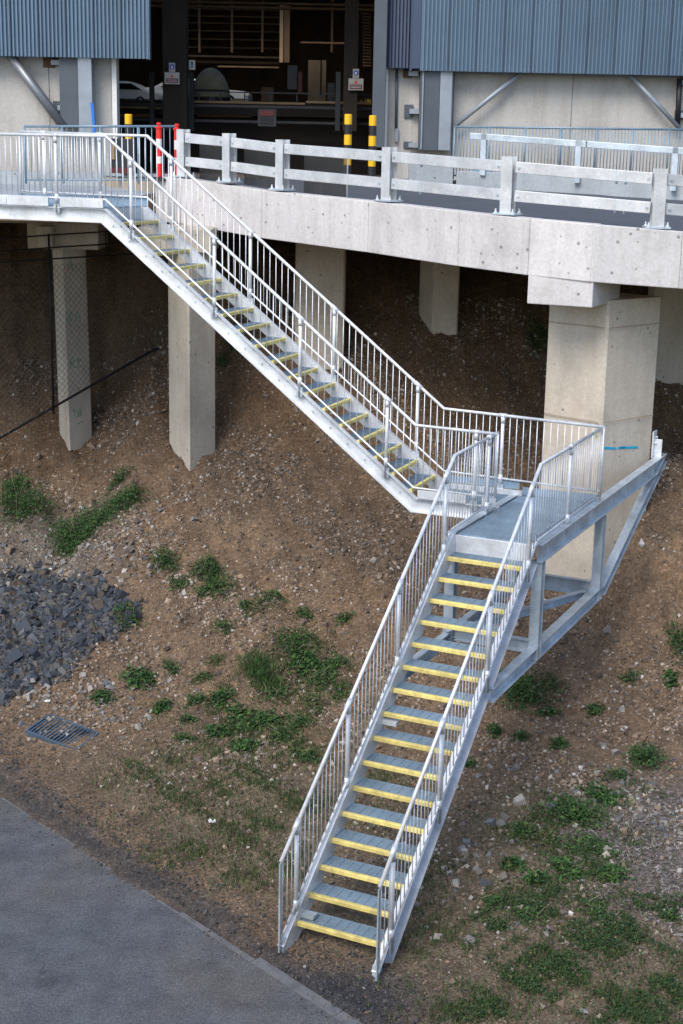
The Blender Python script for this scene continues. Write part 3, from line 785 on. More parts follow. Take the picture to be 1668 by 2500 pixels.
# fixing bracket at the column
k_ = MB(); P0 = Lo(-5.7, WR - .07, 0)
k_.bar(Lo(-5.72, WR - .09, ZM + .02), Lo(-5.72, WR - .09, ZM + .42), d2 * .10, w2 * .012); k_.bar(Lo(-5.72, WR - .03, ZM + .02), Lo(-5.72, WR - .03, ZM + .30), d2 * .012, w2 * .06); k_.build('column_bracket', 'galv', stair, bevel=.004)
for s_, z in ((-5.76, ZM + .32), (-5.70, ZM + .24)):
    k_ = MB(); k_.tube([Lo(s_, WR - .08, z), Lo(s_, WR - .05, z)], .018, 6); k_.build('bolt', 'galv_beam', stair)

# ------------------------------------------------------------------ building behind the bridge
YB = 33.0
FLOOR = 7.07
bld = thing('warehouse_building', (0, YB, FLOOR), 'blue-grey corrugated industrial building with a wide dark vehicle opening', 'building')
def pbox(x0, y0, x1, y1, Y, dep, name, mat, parent=bld, bevel=0):
    ym, xm = (y0 + y1) / 2, (x0 + x1) / 2
    a, b = at(x0, ym, Y), at(x1, ym, Y); za, zb = at(xm, y1, Y)[2], at(xm, y0, Y)[2]
    k_ = MB(); k_.box(a[0], b[0], Y, Y + dep, za, zb); return k_.build(name, mat, parent, bevel=bevel)
XL, XR = at(342, 60, YB)[0], at(965, 80, YB)[0]
ZCL, ZCR = at(170, 132, YB)[2], at(1260, 168, YB)[2]
def sheet_mesh(name, nr, pitch, h, mat, dep=.06):
    prof = []
    for i in range(nr):
        x = i * pitch
        prof += [(x, 0), (x + pitch * .44, 0), (x + pitch * .52, -dep), (x + pitch * .90, -dep)]
    prof[-1] = (nr * pitch - pitch * .13 - .006, -dep); prof.append((nr * pitch - pitch * .1, 0))
    k_ = MB(); n = len(prof)
    vs = [(x, y, 0) for x, y in prof] + [(x, y, h) for x, y in prof]
    k_.add(vs, [(i, i + 1, n + i + 1, n + i) for i in range(n - 1)])
    return k_.mesh(name, mat)
PIT = .085; SHW = 7 * PIT
shm = sheet_mesh('cladding_sheet', 7, PIT, 3.4, 'cladding'); shd = sheet_mesh('cladding_sheet', 7, PIT * .92, 3.4, 'cladding_dark')
scr = MB(); scr.tube([(0, 0, 0), (0, -.012, 0)], .011, 6); scr_me = scr.mesh('screw', 'steel_grey')
x = XL - SHW; i = 0
while x > -10:
    s_ = inst(shm, 'cladding_sheet', bld, (x, YB - .004 * (i % 2), ZCL))
    for j in (1, 4):
        inst(scr_me, 'screw', s_, (x + PIT * (j + .71), YB - .035, ZCL + .18))
    k_ = MB(); k_.box(x - .012, x + .006, YB - .064, YB - .002, ZCL - .004, 12.5); k_.build('lap_shade_strip', 'cladding_dark', s_)  # lap strip in dark colour, standing in for the shadow at the overlap
    x -= SHW; i += 1
x = XR + .01; i = 0
while x < 9.6:
    s_ = inst(shm, 'cladding_sheet', bld, (x, YB - .004 * (i % 2), ZCR - .0 * i))
    for j in (1, 4):
        inst(scr_me, 'screw', s_, (x + PIT * (j + .71), YB - .035, ZCR + .18))
    k_ = MB(); k_.box(x + SHW - .012, x + SHW + .006, YB - .064, YB - .002, ZCR - .004, 12.5); k_.build('lap_shade_strip', 'cladding_dark', s_)  # dark strip paints the shadow of the sheet overlap
    x += SHW; i += 1
# angled return beside the opening, folded corner trim
xj = at(885, 80, YB)[0]
ang = math.atan2(-.18, XR - xj)
inst(shd, 'cladding_sheet', bld, (xj, YB + .18, at(925, 156, YB)[2]), (0, 0, ang))
k_ = MB(); k_.box(XR - .17, XR + .005, YB - .03, YB + .1, at(955, 157, YB)[2], 12.6); k_.build('corner_trim', 'cladding_dark', bld)
k_ = MB(); k_.box(xj + SHW * .9, XR - .16, YB + .03, YB + .16, ZCR + .002, 12.6); k_.build('corner_trim', 'cladding_dark', bld)
k_ = MB(); k_.box(XL - .03, XL + .012, YB - .04, YB + .25, ZCL - .01, 12.6); k_.build('corner_trim', 'cladding', bld)
# backing frames above the concrete so that no light leaks
k_ = MB(); k_.box(-10, XL - .02, YB + .05, YB + .5, ZCL + .06, 12.6); k_.build('upper_wall', 'steel_grey', bld)
k_ = MB(); k_.box(xj + .03, 10, YB + .2, YB + .6, ZCR + .06, 12.6); k_.build('upper_wall', 'steel_grey', bld)
# concrete wall panels below the cladding
YW = YB + .45
def wall_to(x0p, x1, name='wall_panel', Y=YW, zt=None, mat='wall'):
    k_ = MB(); k_.box(x0p, x1, Y, Y + .2, FLOOR - 1.2, zt or ZCL + .4); return k_.build(name, mat, bld, bevel=.01)
xa = at(256, 200, YW)[0]
wall_to(-10, -6.62); wall_to(-6.61, xa)
k_ = MB(); k_.box(at(257, 200, YW - .02)[0], at(268, 200, YW - .02)[0], YW - .03, YW + .35, FLOOR - .3, ZCL + .1); k_.build('edge_trim', 'white', bld)
x0w = at(890, 250, YW)[0]
wall_to(x0w, at(1040, 250, YW)[0] - .005); wall_to(at(1040, 250, YW)[0] + .005, 4.9); wall_to(4.91, 10)
k_ = MB(); k_.box(at(885, 250, YW)[0], x0w - .002, YW - .02, YW + .3, FLOOR - .3, ZCR + .1); k_.build('edge_trim', 'white', bld)
# right jamb, steel columns
pbox(857, -40, 886, 338, YB - .12, .3, 'door_jamb', 'steel_grey')
pbox(963, 150, 1008, 345, YW - .36, .34, 'steel_column', 'steel_grey'); pbox(1009, 150, 1036, 345, YW - .40, .36, 'steel_column', 'steel_light')
pbox(968, 150, 971, 342, YW - .40, .02, 'conduit', 'steel_light'); 
pbox(137, 125, 179, 290, YW - .34, .3, 'steel_column', 'steel_grey'); pbox(180, 125, 211, 305, YW - .42, .4, 'steel_column', 'steel_light')
# brackets on the walls
for (x0, y0, x1, y1, kind) in ((99, 130, 125, 155, 'brown'), (122, 232, 140, 262, 'dark'), (928, 240, 948, 270, 'dark'), (926, 158, 946, 178, 'brown'), (926, 325, 946, 340, 'dark'), (1549, 253, 1568, 275, 'dark'), (1556, 180, 1570, 198, 'brown')):
    pl = pbox(x0, y0, x1, y1, YW - .05, .045, 'wall_plate', 'steel_grey' if kind == 'dark' else 'brown_in')
    pbox(x1 - 8, (y0 + y1) / 2 - 5, x1 + 14, (y0 + y1) / 2 + 6, YW - .2, .14, 'bracket_arm', 'steel_light', pl)
# braces
def ptube(a, b, Y, r, name, mat, parent):
    k_ = MB(); k_.tube([at(*a, Y), at(*b, Y)], r, 12); return k_.build(name, mat, parent, smooth=True)
ptube((18, 120), (150, 295), YW - .3, .105, 'brace', 'brace', bld)
ptube((1205, 160), (1040, 292), YW - .25, .05, 'brace', 'steel_light', bld)
ptube((1445, 170), (1560, 295), YW - .25, .05, 'brace', 'steel_light', bld)
ptube((911, 157), (909, 300), YW - .06, .03, 'conduit', 'steel_grey', bld)
pbox(907, 295, 914, 325, YW - .1, .08, 'junction_box', 'steel_light')
ptube((1555, 290), (1560, 180), YW - .2, .06, 'downpipe', 'dark_steel', bld)
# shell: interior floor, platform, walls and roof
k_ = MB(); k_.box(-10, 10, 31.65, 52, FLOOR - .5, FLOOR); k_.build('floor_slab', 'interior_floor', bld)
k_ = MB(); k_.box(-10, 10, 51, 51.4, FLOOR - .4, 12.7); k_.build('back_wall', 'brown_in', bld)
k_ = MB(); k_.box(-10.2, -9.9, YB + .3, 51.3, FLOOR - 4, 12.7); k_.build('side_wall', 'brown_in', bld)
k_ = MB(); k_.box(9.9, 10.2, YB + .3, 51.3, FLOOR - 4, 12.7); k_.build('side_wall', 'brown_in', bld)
for y0_, y1_, xa_, xb_ in ((YB - .1, 40.2, -10.4, 10.4), (42.4, 51.6, -10.4, 10.4), (40.2, 42.4, -10.4, -7.0), (40.2, 42.4, 3.0, 10.4)):  # unseen roof gap, added to let daylight onto the vehicles
    k_ = MB(); k_.box(xa_, xb_, y0_ + .002, y1_ - .002, 12.6, 12.9); k_.build('roof', 'steel_grey', bld)
# raised inner platform with edge beam
YP = 38.0
zp = at(640, 234, YP)[2]
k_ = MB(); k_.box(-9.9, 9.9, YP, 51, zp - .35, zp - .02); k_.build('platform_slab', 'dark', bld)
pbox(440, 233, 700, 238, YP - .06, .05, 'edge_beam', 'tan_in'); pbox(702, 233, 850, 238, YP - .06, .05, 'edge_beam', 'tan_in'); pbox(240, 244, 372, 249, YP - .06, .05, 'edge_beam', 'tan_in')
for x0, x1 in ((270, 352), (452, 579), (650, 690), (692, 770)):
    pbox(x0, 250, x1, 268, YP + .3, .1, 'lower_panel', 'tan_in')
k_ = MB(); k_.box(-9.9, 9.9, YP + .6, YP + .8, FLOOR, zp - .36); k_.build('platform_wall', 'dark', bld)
for y in (20, 36, 52, 70, 89, 108):
    pbox(428, y, 648, y + 3, 46.0, .1, 'louvre_slat', 'brown_in')
pbox(428, 128, 648, 132, 46.0, .1, 'louvre_slat', 'tan_in'); pbox(430, 140, 640, 146, 46.1, .1, 'louvre_slat', 'brown_in')
for y in range(30, 150, 7): pbox(888 - 70 + 68 - 62 + 8, y, 852, y + 3, 45.0, .06, 'louvre_slat', 'brown_in')
pbox(707, 138, 735, 253, 42.0, .4, 'tan_pillar', 'tan_in'); pbox(738, 138, 748, 253, 42.1, .4, 'tan_pillar', 'tan_in')
pbox(642, 10, 650, 143, 44, .25, 'tan_pillar', 'tan_in'); pbox(652, 10, 665, 143, 44, .25, 'tan_pillar', 'brown_in')
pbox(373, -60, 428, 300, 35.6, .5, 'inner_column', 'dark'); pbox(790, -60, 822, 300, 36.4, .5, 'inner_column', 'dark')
for x0 in (343, 434, 770): pbox(x0, 165, x0 + 11, 300, 37.2, .1, 'guard_post', 'dark_steel')
for y in (241, 276): pbox(268, y, 860, y + 6, 37.3, .06, 'guard_beam', 'dark_steel')

for y in (4, 14): pbox(268, y, 860, y + 5, 39.2, .25, 'roof_beam', 'brown_in')
for x0 in (455, 530, 600, 760): pbox(x0, -30, x0 + 5, 120, 44.5, .12, 'pipe_drop', 'brown_in')
pbox(268, 118, 345, 124, 41.5, .15, 'pipe_run', 'tan_in'); pbox(500, 152, 640, 155, 45.0, .1, 'pipe_run', 'tan_in'); pbox(690, 96, 790, 100, 44.0, .1, 'pipe_run', 'brown_in')
for x0, x1, y0, y1, m_ in ((660, 682, 150, 205, 'dark_steel'), (684, 694, 165, 215, 'dull_red'), (752, 768, 190, 232, 'dark_steel'), (530, 560, 228, 236, 'tan_in'), (600, 628, 200, 232, 'brown_in'), (270, 300, 232, 240, 'tan_in'), (838, 852, 228, 244, 'bright_yellow'), (826, 832, 230, 262, 'tan_in')):
    pbox(x0, y0, x1, y1, 39.4, .35, 'machine_block', m_)
for x0 in (455, 505, 560, 620, 680, 735, 790, 840): pbox(x0, 214, x0 + 3, 234, YP - .03, .03, 'rail_post', 'dark_steel')
pbox(440, 212, 850, 215, YP - .03, .03, 'hand_rail', 'dark_steel')
# signs inside the opening
def sign_set(xc, y0, lab, Y=35.45):
    p = at(xc, y0 + 60, Y)
    s_ = thing('safety_sign', p, lab, 'sign', 'safety signs in the opening')
    pbox(xc - 7, y0, xc + 7, y0 + 21, Y, .03, 'panel', 'sign_white', s_)
    c = at(xc, y0 + 9, Y - .02); k_ = MB(); k_.tube([c, c + np.array([0, .018, 0])], .055, 16); k_.build('blue_disc', 'blue', s_)
    c2 = at(xc - .5, y0 + 9.5, Y - .03); k_ = MB(); k_.box(c2[0] - .014, c2[0] + .022, c2[1], c2[1] + .008, c2[2] - .03, c2[2] + .022); k_.build('pictogram', 'white', s_)
    pbox(xc - 17, y0 + 22, xc + 17, y0 + 49, Y, .03, 'board', 'sign_white', s_)
    pbox(xc - 14, y0 + 36, xc + 14, y0 + 46, Y - .012, .01, 'red_band', 'dull_red', s_)
    for q in (39, 42.5): pbox(xc - 12, y0 + q, xc + 12, y0 + q + .8, Y - .016, .003, 'text_line', 'white', s_)
    tri = [at(xc - 4, y0 + 33, Y - .012), at(xc + 4, y0 + 33, Y - .012), at(xc, y0 + 26, Y - .012)]
    k_ = MB(); k_.prism([tuple(q) for q in tri], [(q[0], q[1] + .01, q[2]) for q in tri]); k_.build('pictogram', 'red', s_)
    return s_
sign_set(395, 144, 'red and white safety board under a blue disc sign on the left inner column')
sign_set(817, 158, 'red and white safety board under a blue disc sign on the right inner column', 36.3)
s_ = thing('warning_sign', at(441, 160, 37.0), 'small white exclamation mark sign on a guard post', 'sign')
pbox(434, 138, 448, 160, 37.0, .03, 'panel', 'white', s_); pbox(439.5, 141, 442.5, 150, 36.98, .01, 'mark', 'black', s_); pbox(439.5, 152, 442.5, 155, 36.98, .01, 'mark', 'black', s_)
s_ = thing('notice_board', at(612, 290, 36.2), 'white notice board with a dark red panel low in the opening', 'sign')
pbox(592, 250, 634, 290, 36.2, .04, 'panel', 'dark_steel', s_); pbox(597, 254, 629, 266, 36.17, .02, 'red_panel', 'dull_red', s_)
for q in (270, 275, 281): pbox(598, q, 628, q + 1.6, 36.17, .02, 'text_line', 'black', s_)
# orange beacon on a rack
s_ = thing('beacon_stand', at(424, 240, 37.6), 'orange beacon lamp on a pale pipe stand beside the round tank', 'lamp')
c = at(427, 189, 37.6); k_ = MB(); k_.lathe(c - Zv * .06, [(.05, 0), (.05, .09), (.03, .13)], 12); k_.build('lamp', 'orange', s_)
k_ = MB(); k_.tube([c - Zv * .06, at(426, 240, 37.6)], .03, 8); k_.tube([at(422, 205, 37.6), at(418, 240, 37.6)], .025, 8); k_.build('stand', 'hydrant_grey', s_)

# round canvas tank
tk = thing('round_tank', at(484, 236, 40.5), 'grey-green domed tank in the shade of the opening', 'tank')
c = at(484, 226, 40.5); rx = (at(527, 199, 40.5)[0] - at(441, 199, 40.5)[0]) / 2; rz = at(484, 155, 40.5)[2] - at(484, 226, 40.5)[2]
k_ = MB(); NU, NV = 24, 12
vs, fs = [], []
for i in range(NV + 1):
    a_ = math.pi * (i / NV) 
    for j in range(NU):
        b_ = 2 * math.pi * j / NU
        rr = 1 + .035 * math.cos(12 * b_) * math.sin(a_)
        vs.append((c[0] + rx * rr * math.sin(a_) * math.cos(b_), c[1] + rx * rr * math.sin(a_) * math.sin(b_), c[2] + rz * math.cos(a_)))
for i in range(NV):
    for j in range(NU): fs.append((i * NU + j, i * NU + (j + 1) % NU, (i + 1) * NU + (j + 1) % NU, (i + 1) * NU + j))
k_.add(vs, fs); k_.build('shell', 'canvas', tk, smooth=True)
k_ = MB(); k_.tube([(c[0] + rx * .985 * math.cos(q), c[1] + rx * .985 * math.sin(q), c[2] + rz * .25) for q in np.linspace(0, 2 * math.pi, 25)], .02, 6, False); k_.build('seam_band', 'dark_steel', tk)
k_ = MB(); k_.lathe((c[0], c[1], c[2] - .02), [(rx * 1.05, -.12), (rx * 1.05, .05)], 20); k_.build('base_ring', 'dark_steel', tk)

# vehicles on the inner platform
def vehicle(kind, xf, Y, zb, flip, lab, H, L):
    """side-on vehicle: x along its length"""
    v_ = thing('parked_' + kind, (xf, Y, zb), lab, kind)
    S_ = -1 if flip else 1
    if kind == 'van': prof = [(0, .3), (0, .95), (.12, 1.05), (.55, 1.12), (1.05, 1.72), (1.3, 1.8), (4.3, 1.8), (4.5, 1.7), (4.55, .35)]
    else: prof = [(0, .3), (0, .75), (.15, .86), (1.2, .95), (1.75, 1.42), (2.0, 1.48), (3.2, 1.46), (3.9, 1.0), (4.3, .95), (4.35, .35)]
    sx = L / prof[-1][0]; sz = H / max(p[1] for p in prof)
    pr = [(xf + S_ * x * sx, z * sz) for x, z in prof]
    k_ = MB(); n = len(pr); wy = 1.75
    k_.prism([(x, Y, zb + z) for x, z in pr], [(x, Y + wy, zb + z) for x, z in pr]); bd = k_.build('body', 'van_white', v_, bevel=.06)
    if kind == 'van': wins = [[(.75, 1.18), (1.12, 1.62), (1.75, 1.62), (1.75, 1.18)], [(1.85, 1.18), (1.85, 1.62), (2.9, 1.62), (2.9, 1.18)], [(3.0, 1.18), (3.0, 1.62), (4.2, 1.62), (4.2, 1.18)]]
    else: wins = [[(1.35, .98), (1.8, 1.36), (2.4, 1.38), (2.4, .98)], [(2.48, .98), (2.48, 1.38), (3.1, 1.36), (3.6, 1.0)]]
    for wn in wins:
        q = [(xf + S_ * x * sx, zb + z * sz) for x, z in wn]
        k_ = MB(); k_.prism([(x, Y - .012, z) for x, z in q], [(x, Y + .02, z) for x, z in q]); k_.build('window', 'glass_dark', v_)
    for xw in (.8, 3.55):
        cx = xf + S_ * xw * sx
        k_ = MB(); k_.tube([(cx, Y - .03, zb + .33 * sz), (cx, Y + .2, zb + .33 * sz)], .33 * sz, 18); wh = k_.build('wheel', 'tyre', v_)
        k_ = MB(); k_.tube([(cx, Y - .05, zb + .33 * sz), (cx, Y - .028, zb + .33 * sz)], .19 * sz, 14); k_.build('rim', 'hydrant_grey', wh)
    k_ = MB(); k_.box(min(xf, xf + S_ * .12), max(xf, xf + S_ * .12), Y - .02, Y + .1, zb + .62 * sz, zb + .78 * sz); k_.build('headlight', 'white', v_)
    k_ = MB(); k_.box(xf + min(0, S_ * L), xf + max(0, S_ * L), Y - .015, Y + .01, zb + .42 * sz, zb + .47 * sz); k_.build('trim_strip', 'black', v_)
    return v_
vz = zp - .02
vx = at(374, 220, 42.5)[0]
vehicle('van', vx, 42.5, vz, True, 'white van parked behind the left inner column', at(300, 186, 42.5)[2] - vz, 3.6)
vehicle('car', at(571, 220, 42.8)[0], 42.8, vz, True, 'white car parked behind the domed tank', at(540, 182, 42.8)[2] - vz, 3.0)

# ------------------------------------------------------------------ bollards and posts on the deck
def bollard(xc, Y, top, base, lab, grp):
    p = at(xc, base, Y); H = at(xc, top, Y)[2] - p[2]; r = .076
    v_ = thing('bollard', p, lab, 'bollard', grp)
    n = 6
    for i in range(n):
        k_ = MB(); z0 = H * i / n; z1 = H * (i + 1) / n
        pr = [(r, z0), (r, z1)] if i < n - 1 else [(r, z0), (r, z1 - .012), (r * .9, z1)]
        k_.lathe(p, pr, 20); k_.build('band', 'bright_yellow' if i % 2 else 'black', v_, smooth=False)
    k_ = MB(); k_.lathe(p, [(r * 1.5, -.05), (r * 1.5, .015)], 20); k_.build('base_flange', 'dark_steel', v_)
    return v_
bollard(797, 30.0, 262, 402, 'yellow and black striped bollard left of the pair by the opening', 'striped bollards by the opening')
bollard(853, 30.0, 265, 405, 'yellow and black striped bollard right of the pair, beside the grey jamb', 'striped bollards by the opening')
bollard(297, 30.6, 262, 398, 'yellow and black striped bollard behind the upper landing rail', 'striped bollards by the opening')
def tpost(xc, Y, top, base, lab):
    p = at(xc, base, Y); H = at(xc, top, Y)[2] - p[2]
    v_ = thing('delineator_post', p, lab, 'post', 'red delineator posts')
    segs = [(0, .30, 'red'), (.30, .42, 'white'), (.42, .56, 'red'), (.56, .72, 'white'), (.72, .90, 'red')]
    for a_, b_, c_ in segs:
        k_ = MB(); k_.lathe(p, [(.05, H * a_), (.05, H * b_)], 16); k_.build('sleeve', c_, v_)
    k_ = MB(); k_.lathe(p, [(.066, H * .90), (.066, H * .925), (.03, H * .93), (.026, H * .955), (.042, H * .965), (.042, H * .99), (.03, H)], 16); k_.build('top_handle', 'red', v_)
    k_ = MB(); k_.lathe(p, [(.16, .0), (.15, .04), (.06, .07)], 16); k_.build('rubber_base', 'black', v_)
    return v_
tpost(366, 25.95, 281, 415, 'red and white delineator post behind the upper landing rail')
tpost(407, 26.4, 284, 418, 'red delineator post behind the first barrier post')
# blue strap against the steel column
k_ = MB(); a_, b_ = at(211, 236, 32.6), at(217, 305, 32.6); k_.bar(a_, b_, np.array([.03, 0, 0]), np.array([0, .01, 0]))
tag(k_.build('blue_strap', 'blue_film'), 'bright blue strap hanging beside the left steel column', 'strap')
# equipment between the landing and the building
eq = thing('electrical_cabinet', at(265, 400, 29.5), 'dark cabinet with small coloured panels behind the upper landing railing', 'cabinet')
pbox(252, 318, 312, 398, 29.5, .4, 'case', 'dark_steel', eq, .01); pbox(256, 330, 263, 366, 29.48, .02, 'warning_panel', 'tan_in', eq); pbox(252, 385, 300, 398, 29.47, .03, 'red_stripe', 'dull_red', eq)

# ------------------------------------------------------------------ balustrades on the deck
def balustrade(lab, name, P, Q, H, pitch, postn, r=.008, mat='galv_rail_far', lift=.07, pr=.02):
    P, Q = np.asarray(P, float), np.asarray(Q, float)
    v_ = thing(name, P, lab, 'railing')
    k_ = MB(); k_.tube([P + Zv * H, Q + Zv * H], .022, 10); k_.build('top_rail', mat, v_, smooth=True)
    k_ = MB(); k_.tube([P + Zv * lift, Q + Zv * lift], .016, 8); k_.build('bottom_rail', mat, v_, smooth=True)
    L = np.linalg.norm(Q - P); n = int(L / pitch)
    kk = MB(); kk.tube([(0, 0, lift), (0, 0, H)], r, 6); bm = kk.mesh('baluster', mat, smooth=True)
    for i in range(1, n):
        inst(bm, 'baluster', v_, P + (Q - P) * i / n)
    for i in range(postn + 1):
        p = P + (Q - P) * i / postn
        k_ = MB(); k_.tube([p, p + Zv * H], pr, 8); k_.build('post', mat, v_, smooth=True)
    return v_
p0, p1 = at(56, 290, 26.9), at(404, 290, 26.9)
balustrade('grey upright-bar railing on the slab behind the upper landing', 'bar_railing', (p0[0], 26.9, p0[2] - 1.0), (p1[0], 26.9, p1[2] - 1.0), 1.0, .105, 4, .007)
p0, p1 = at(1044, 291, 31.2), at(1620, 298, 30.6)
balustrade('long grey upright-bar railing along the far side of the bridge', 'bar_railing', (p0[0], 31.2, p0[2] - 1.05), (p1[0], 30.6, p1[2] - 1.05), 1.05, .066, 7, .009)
# far barrier
fb = thing('far_barrier', at(1300, 400, 29.6), 'weathered galvanised barrier rail on the far side of the bridge', 'barrier')
fa, fz = at(1080, 312, 30.4), at(1640, 352, 28.6)
dd = (fz - fa) / np.linalg.norm(fz - fa); nn_ = np.array([-dd[1], dd[0], 0])
for f0, f1 in ((0, .49), (.495, 1.0)):
    k_ = MB(); k_.bar(fa + (fz - fa) * f0, fa + (fz - fa) * f1, nn_ * .05, Zv * .062); k_.build('rail', 'galv_beam', fb, bevel=.008)
for f_ in (.06, .46, .85):
    p = fa + (fz - fa) * f_; k_ = MB(); k_.bar(p - Zv * .75, p + Zv * .06, dd * .055, nn_ * .05); k_.build('post', 'galv_beam', fb)
# concrete upstands on the far edge
ua, ub = at(1047, 410, 30.5), at(1640, 440, 28.7)
dd = (ub - ua); dd[2] = 0; dd /= np.linalg.norm(dd); nn_ = np.array([-dd[1], dd[0], 0])
k_ = MB(); za = at(1047, 392, 30.5)[2]; zb = at(1640, 412, 28.7)[2]
k_.prism([(ua[0], ua[1], 6.6), (ub[0], ub[1], 6.4), (*(ub + nn_ * .25)[:2], 6.4), (*(ua + nn_ * .25)[:2], 6.6)], [(ua[0], ua[1], za), (ub[0], ub[1], zb), (*(ub + nn_ * .25)[:2], zb), (*(ua + nn_ * .25)[:2], za)])
uo = k_.build('concrete_upstand', 'upstand', bevel=.015); tag(uo, 'low weathered concrete upstand along the far edge of the bridge', 'low wall')
for f_ in (.1, .72):
    p = ua + (ub - ua) * f_; p[2] = za + (zb - za) * f_
    k_ = MB(); k_.bar(p + nn_ * .12, p + nn_ * .12 + Zv * .05, dd * .2, nn_ * .1); k_.build('anchor_plate', 'galv_rail_far', uo)
a_, b_ = at(940, 368, 31.0), at(1040, 412, 31.0)
k_ = MB(); k_.box(a_[0], b_[0], 31.0, 31.35, 6.7, a_[2]); tag(k_.build('concrete_block', 'upstand', bevel=.015), 'short concrete block wall below the right steel columns', 'low wall')

# ------------------------------------------------------------------ chain-link fence under the landing
fence = thing('chainlink_fence', (-4.9, 24.6, 2.4), 'dark chain-link fence under the upper landing in front of the slim column', 'fence')
FY = lambda px: float(np.interp(px, [-200, 0, 165, 375, 480], [23.2, 24.2, 25.1, 26.6, 27.4]))
def fpt(px, py): return at(px, py, FY(px))
ft = lambda px: float(np.interp(px, [-120, 0, 120, 480], [608, 603, 594, 572]))
fbm = lambda px: float(np.interp(px, [-120, 0, 372], [1074, 1005, 792]))
for lab, ys in (('rail', ft), ('rail', lambda x: ft(x) - 26), ('rail', lambda x: ft(x) - 55)):
    k_ = MB(); k_.tube([fpt(x, ys(x)) for x in np.linspace(-120, 480, 13)], .013, 8); k_.build('top_rail', 'fence', fence, smooth=True)
k_ = MB(); k_.tube([fpt(x, fbm(x)) for x in np.linspace(-120, 400, 12)], .024, 8); k_.build('bottom_rail', 'fence', fence, smooth=True)
for px in (-60, 112, 243, 375):
    a_ = fpt(px, ft(px) - 58); b_ = fpt(px, fbm(px) + 8 if px in (-60, 112) else ft(px) + 2); b_[0], b_[1] = a_[0], a_[1]
    k_ = MB(); k_.tube([a_, b_], .02 if px < 200 else .012, 8); k_.build('post', 'fence', fence, smooth=True)
# woven wire
k_ = MB(); PTS = [fpt(x, ft(x)) for x in (-120, 480)]
Pa, Pb = PTS; LL = np.linalg.norm((Pb - Pa)[:2]); du = (Pb - Pa) / LL; du[2] = 0
ztop = lambda u: Pa[2] + (Pb[2] - Pa[2]) * u / LL
us = np.linspace(-120, 400, 60)
fu = [(float(np.linalg.norm((fpt(x, fbm(x)) - Pa)[:2])), float(fpt(x, fbm(x))[2])) for x in us]
zbot = lambda u: float(np.interp(u, [q[0] for q in fu], [q[1] for q in fu]))
posf = lambda u: np.array([np.interp(u, ULIN, XLIN), np.interp(u, ULIN, YLIN), 0])
FP = np.array([fpt(x, ft(x)) for x in np.linspace(-120, 480, 40)]); ULIN = np.concatenate([[0], np.cumsum(np.linalg.norm(np.diff(FP[:, :2], axis=0), axis=1))]); XLIN, YLIN = FP[:, 0], FP[:, 1]
mesh_sp = .082
wv, wf = [], []
def wire(p, q_, r=.003):
    d = q_ - p; L = np.linalg.norm(d)
    if L < .02: return
    s_ = np.cross(d / L, np.array([.3, -.95, 0])); s_ /= np.linalg.norm(s_); n_ = np.array([.3, -.95, 0])
    o_ = len(wv)
    for e in (p, q_): wv.extend([tuple(e - s_ * r), tuple(e + n_ * r), tuple(e + s_ * r)])
    wf.extend([(o_, o_ + 1, o_ + 4, o_ + 3), (o_ + 1, o_ + 2, o_ + 5, o_ + 4), (o_ + 2, o_, o_ + 3, o_ + 5)])
Umax = ULIN[-1]
u = -5.0
while u < Umax + 5:
    for sgn in (1, -1):
        # walk the diagonal in small steps and clip
        prev = None
        for q in np.arange(0, 5.0, .1):
            uu = u + sgn * q; z = 1.6 + q
            ok = 0 <= uu <= Umax and zbot(uu) <= z <= ztop(uu)
            if ok:
                p = posf(uu) + Zv * z
                if prev is None: prev = p
                last = p
            elif prev is not None:
                wire(prev, last); prev = None
            if ok and q > 0 and abs((q * 10) % 8) < .5:
                wire(prev, p); prev = p
        if prev is not None: wire(prev, last)
    u += mesh_sp * 1.35
mw = bpy.data.meshes.new('wire_mesh'); o_ = np.array(ROOT_LOC[fence.name]); mw.from_pydata([tuple(np.array(p) - o_) for p in wv], [], wf); mw.materials.append(M['wire'])
ow = bpy.data.objects.new('wire_mesh', mw); COL.objects.link(ow); ow.parent = fence; ow['kind'] = 'stuff'

# ------------------------------------------------------------------ drain grate
dg = on_ground(143, 1684)
grate = thing('drain_grate', dg, 'blue-grey steel drain grate set in the dirt by the rock pile', 'drain grate')
ga = np.array([.80, -.42, 0]); ga /= np.linalg.norm(ga); gb = np.array([.42, .80, 0]); gb /= np.linalg.norm(gb)
e_ = .25
gnx = float(ground_z(dg[0] - e_, dg[1]) - ground_z(dg[0] + e_, dg[1])) / (2 * e_); gny = float(ground_z(dg[0], dg[1] - e_) - ground_z(dg[0], dg[1] + e_)) / (2 * e_)
gn = np.array([gnx, gny, 1.0]); gn /= np.linalg.norm(gn)
ga = ga - gn * (ga @ gn); ga /= np.linalg.norm(ga); gb = np.cross(gn, ga)
GC = dg + gn * .006; HA, HB = .40, .24
for c_, u_, v2, hl in ((GC + gb * HB, gb, ga, HA), (GC - gb * HB, gb, ga, HA), (GC + ga * HA, ga, gb, HB - .016), (GC - ga * HA, ga, gb, HB - .016)):
    k_ = MB(); k_.bar(c_ - v2 * hl, c_ + v2 * hl, u_ * .015, gn * .03); k_.build('frame_bar', 'grate', grate)
for i in range(15):
    c_ = GC + ga * (-.36 + .72 * i / 14)
    k_ = MB(); k_.bar(c_ - gb * (HB - .02), c_ + gb * (HB - .02), ga * .009, gn * .018); k_.build('bar', 'grate', grate)
k_ = MB(); k_.bar(GC - gn * .012 - ga * HA, GC - gn * .012 + ga * HA, gb * HB, gn * .004); k_.build('sump', 'black', grate)

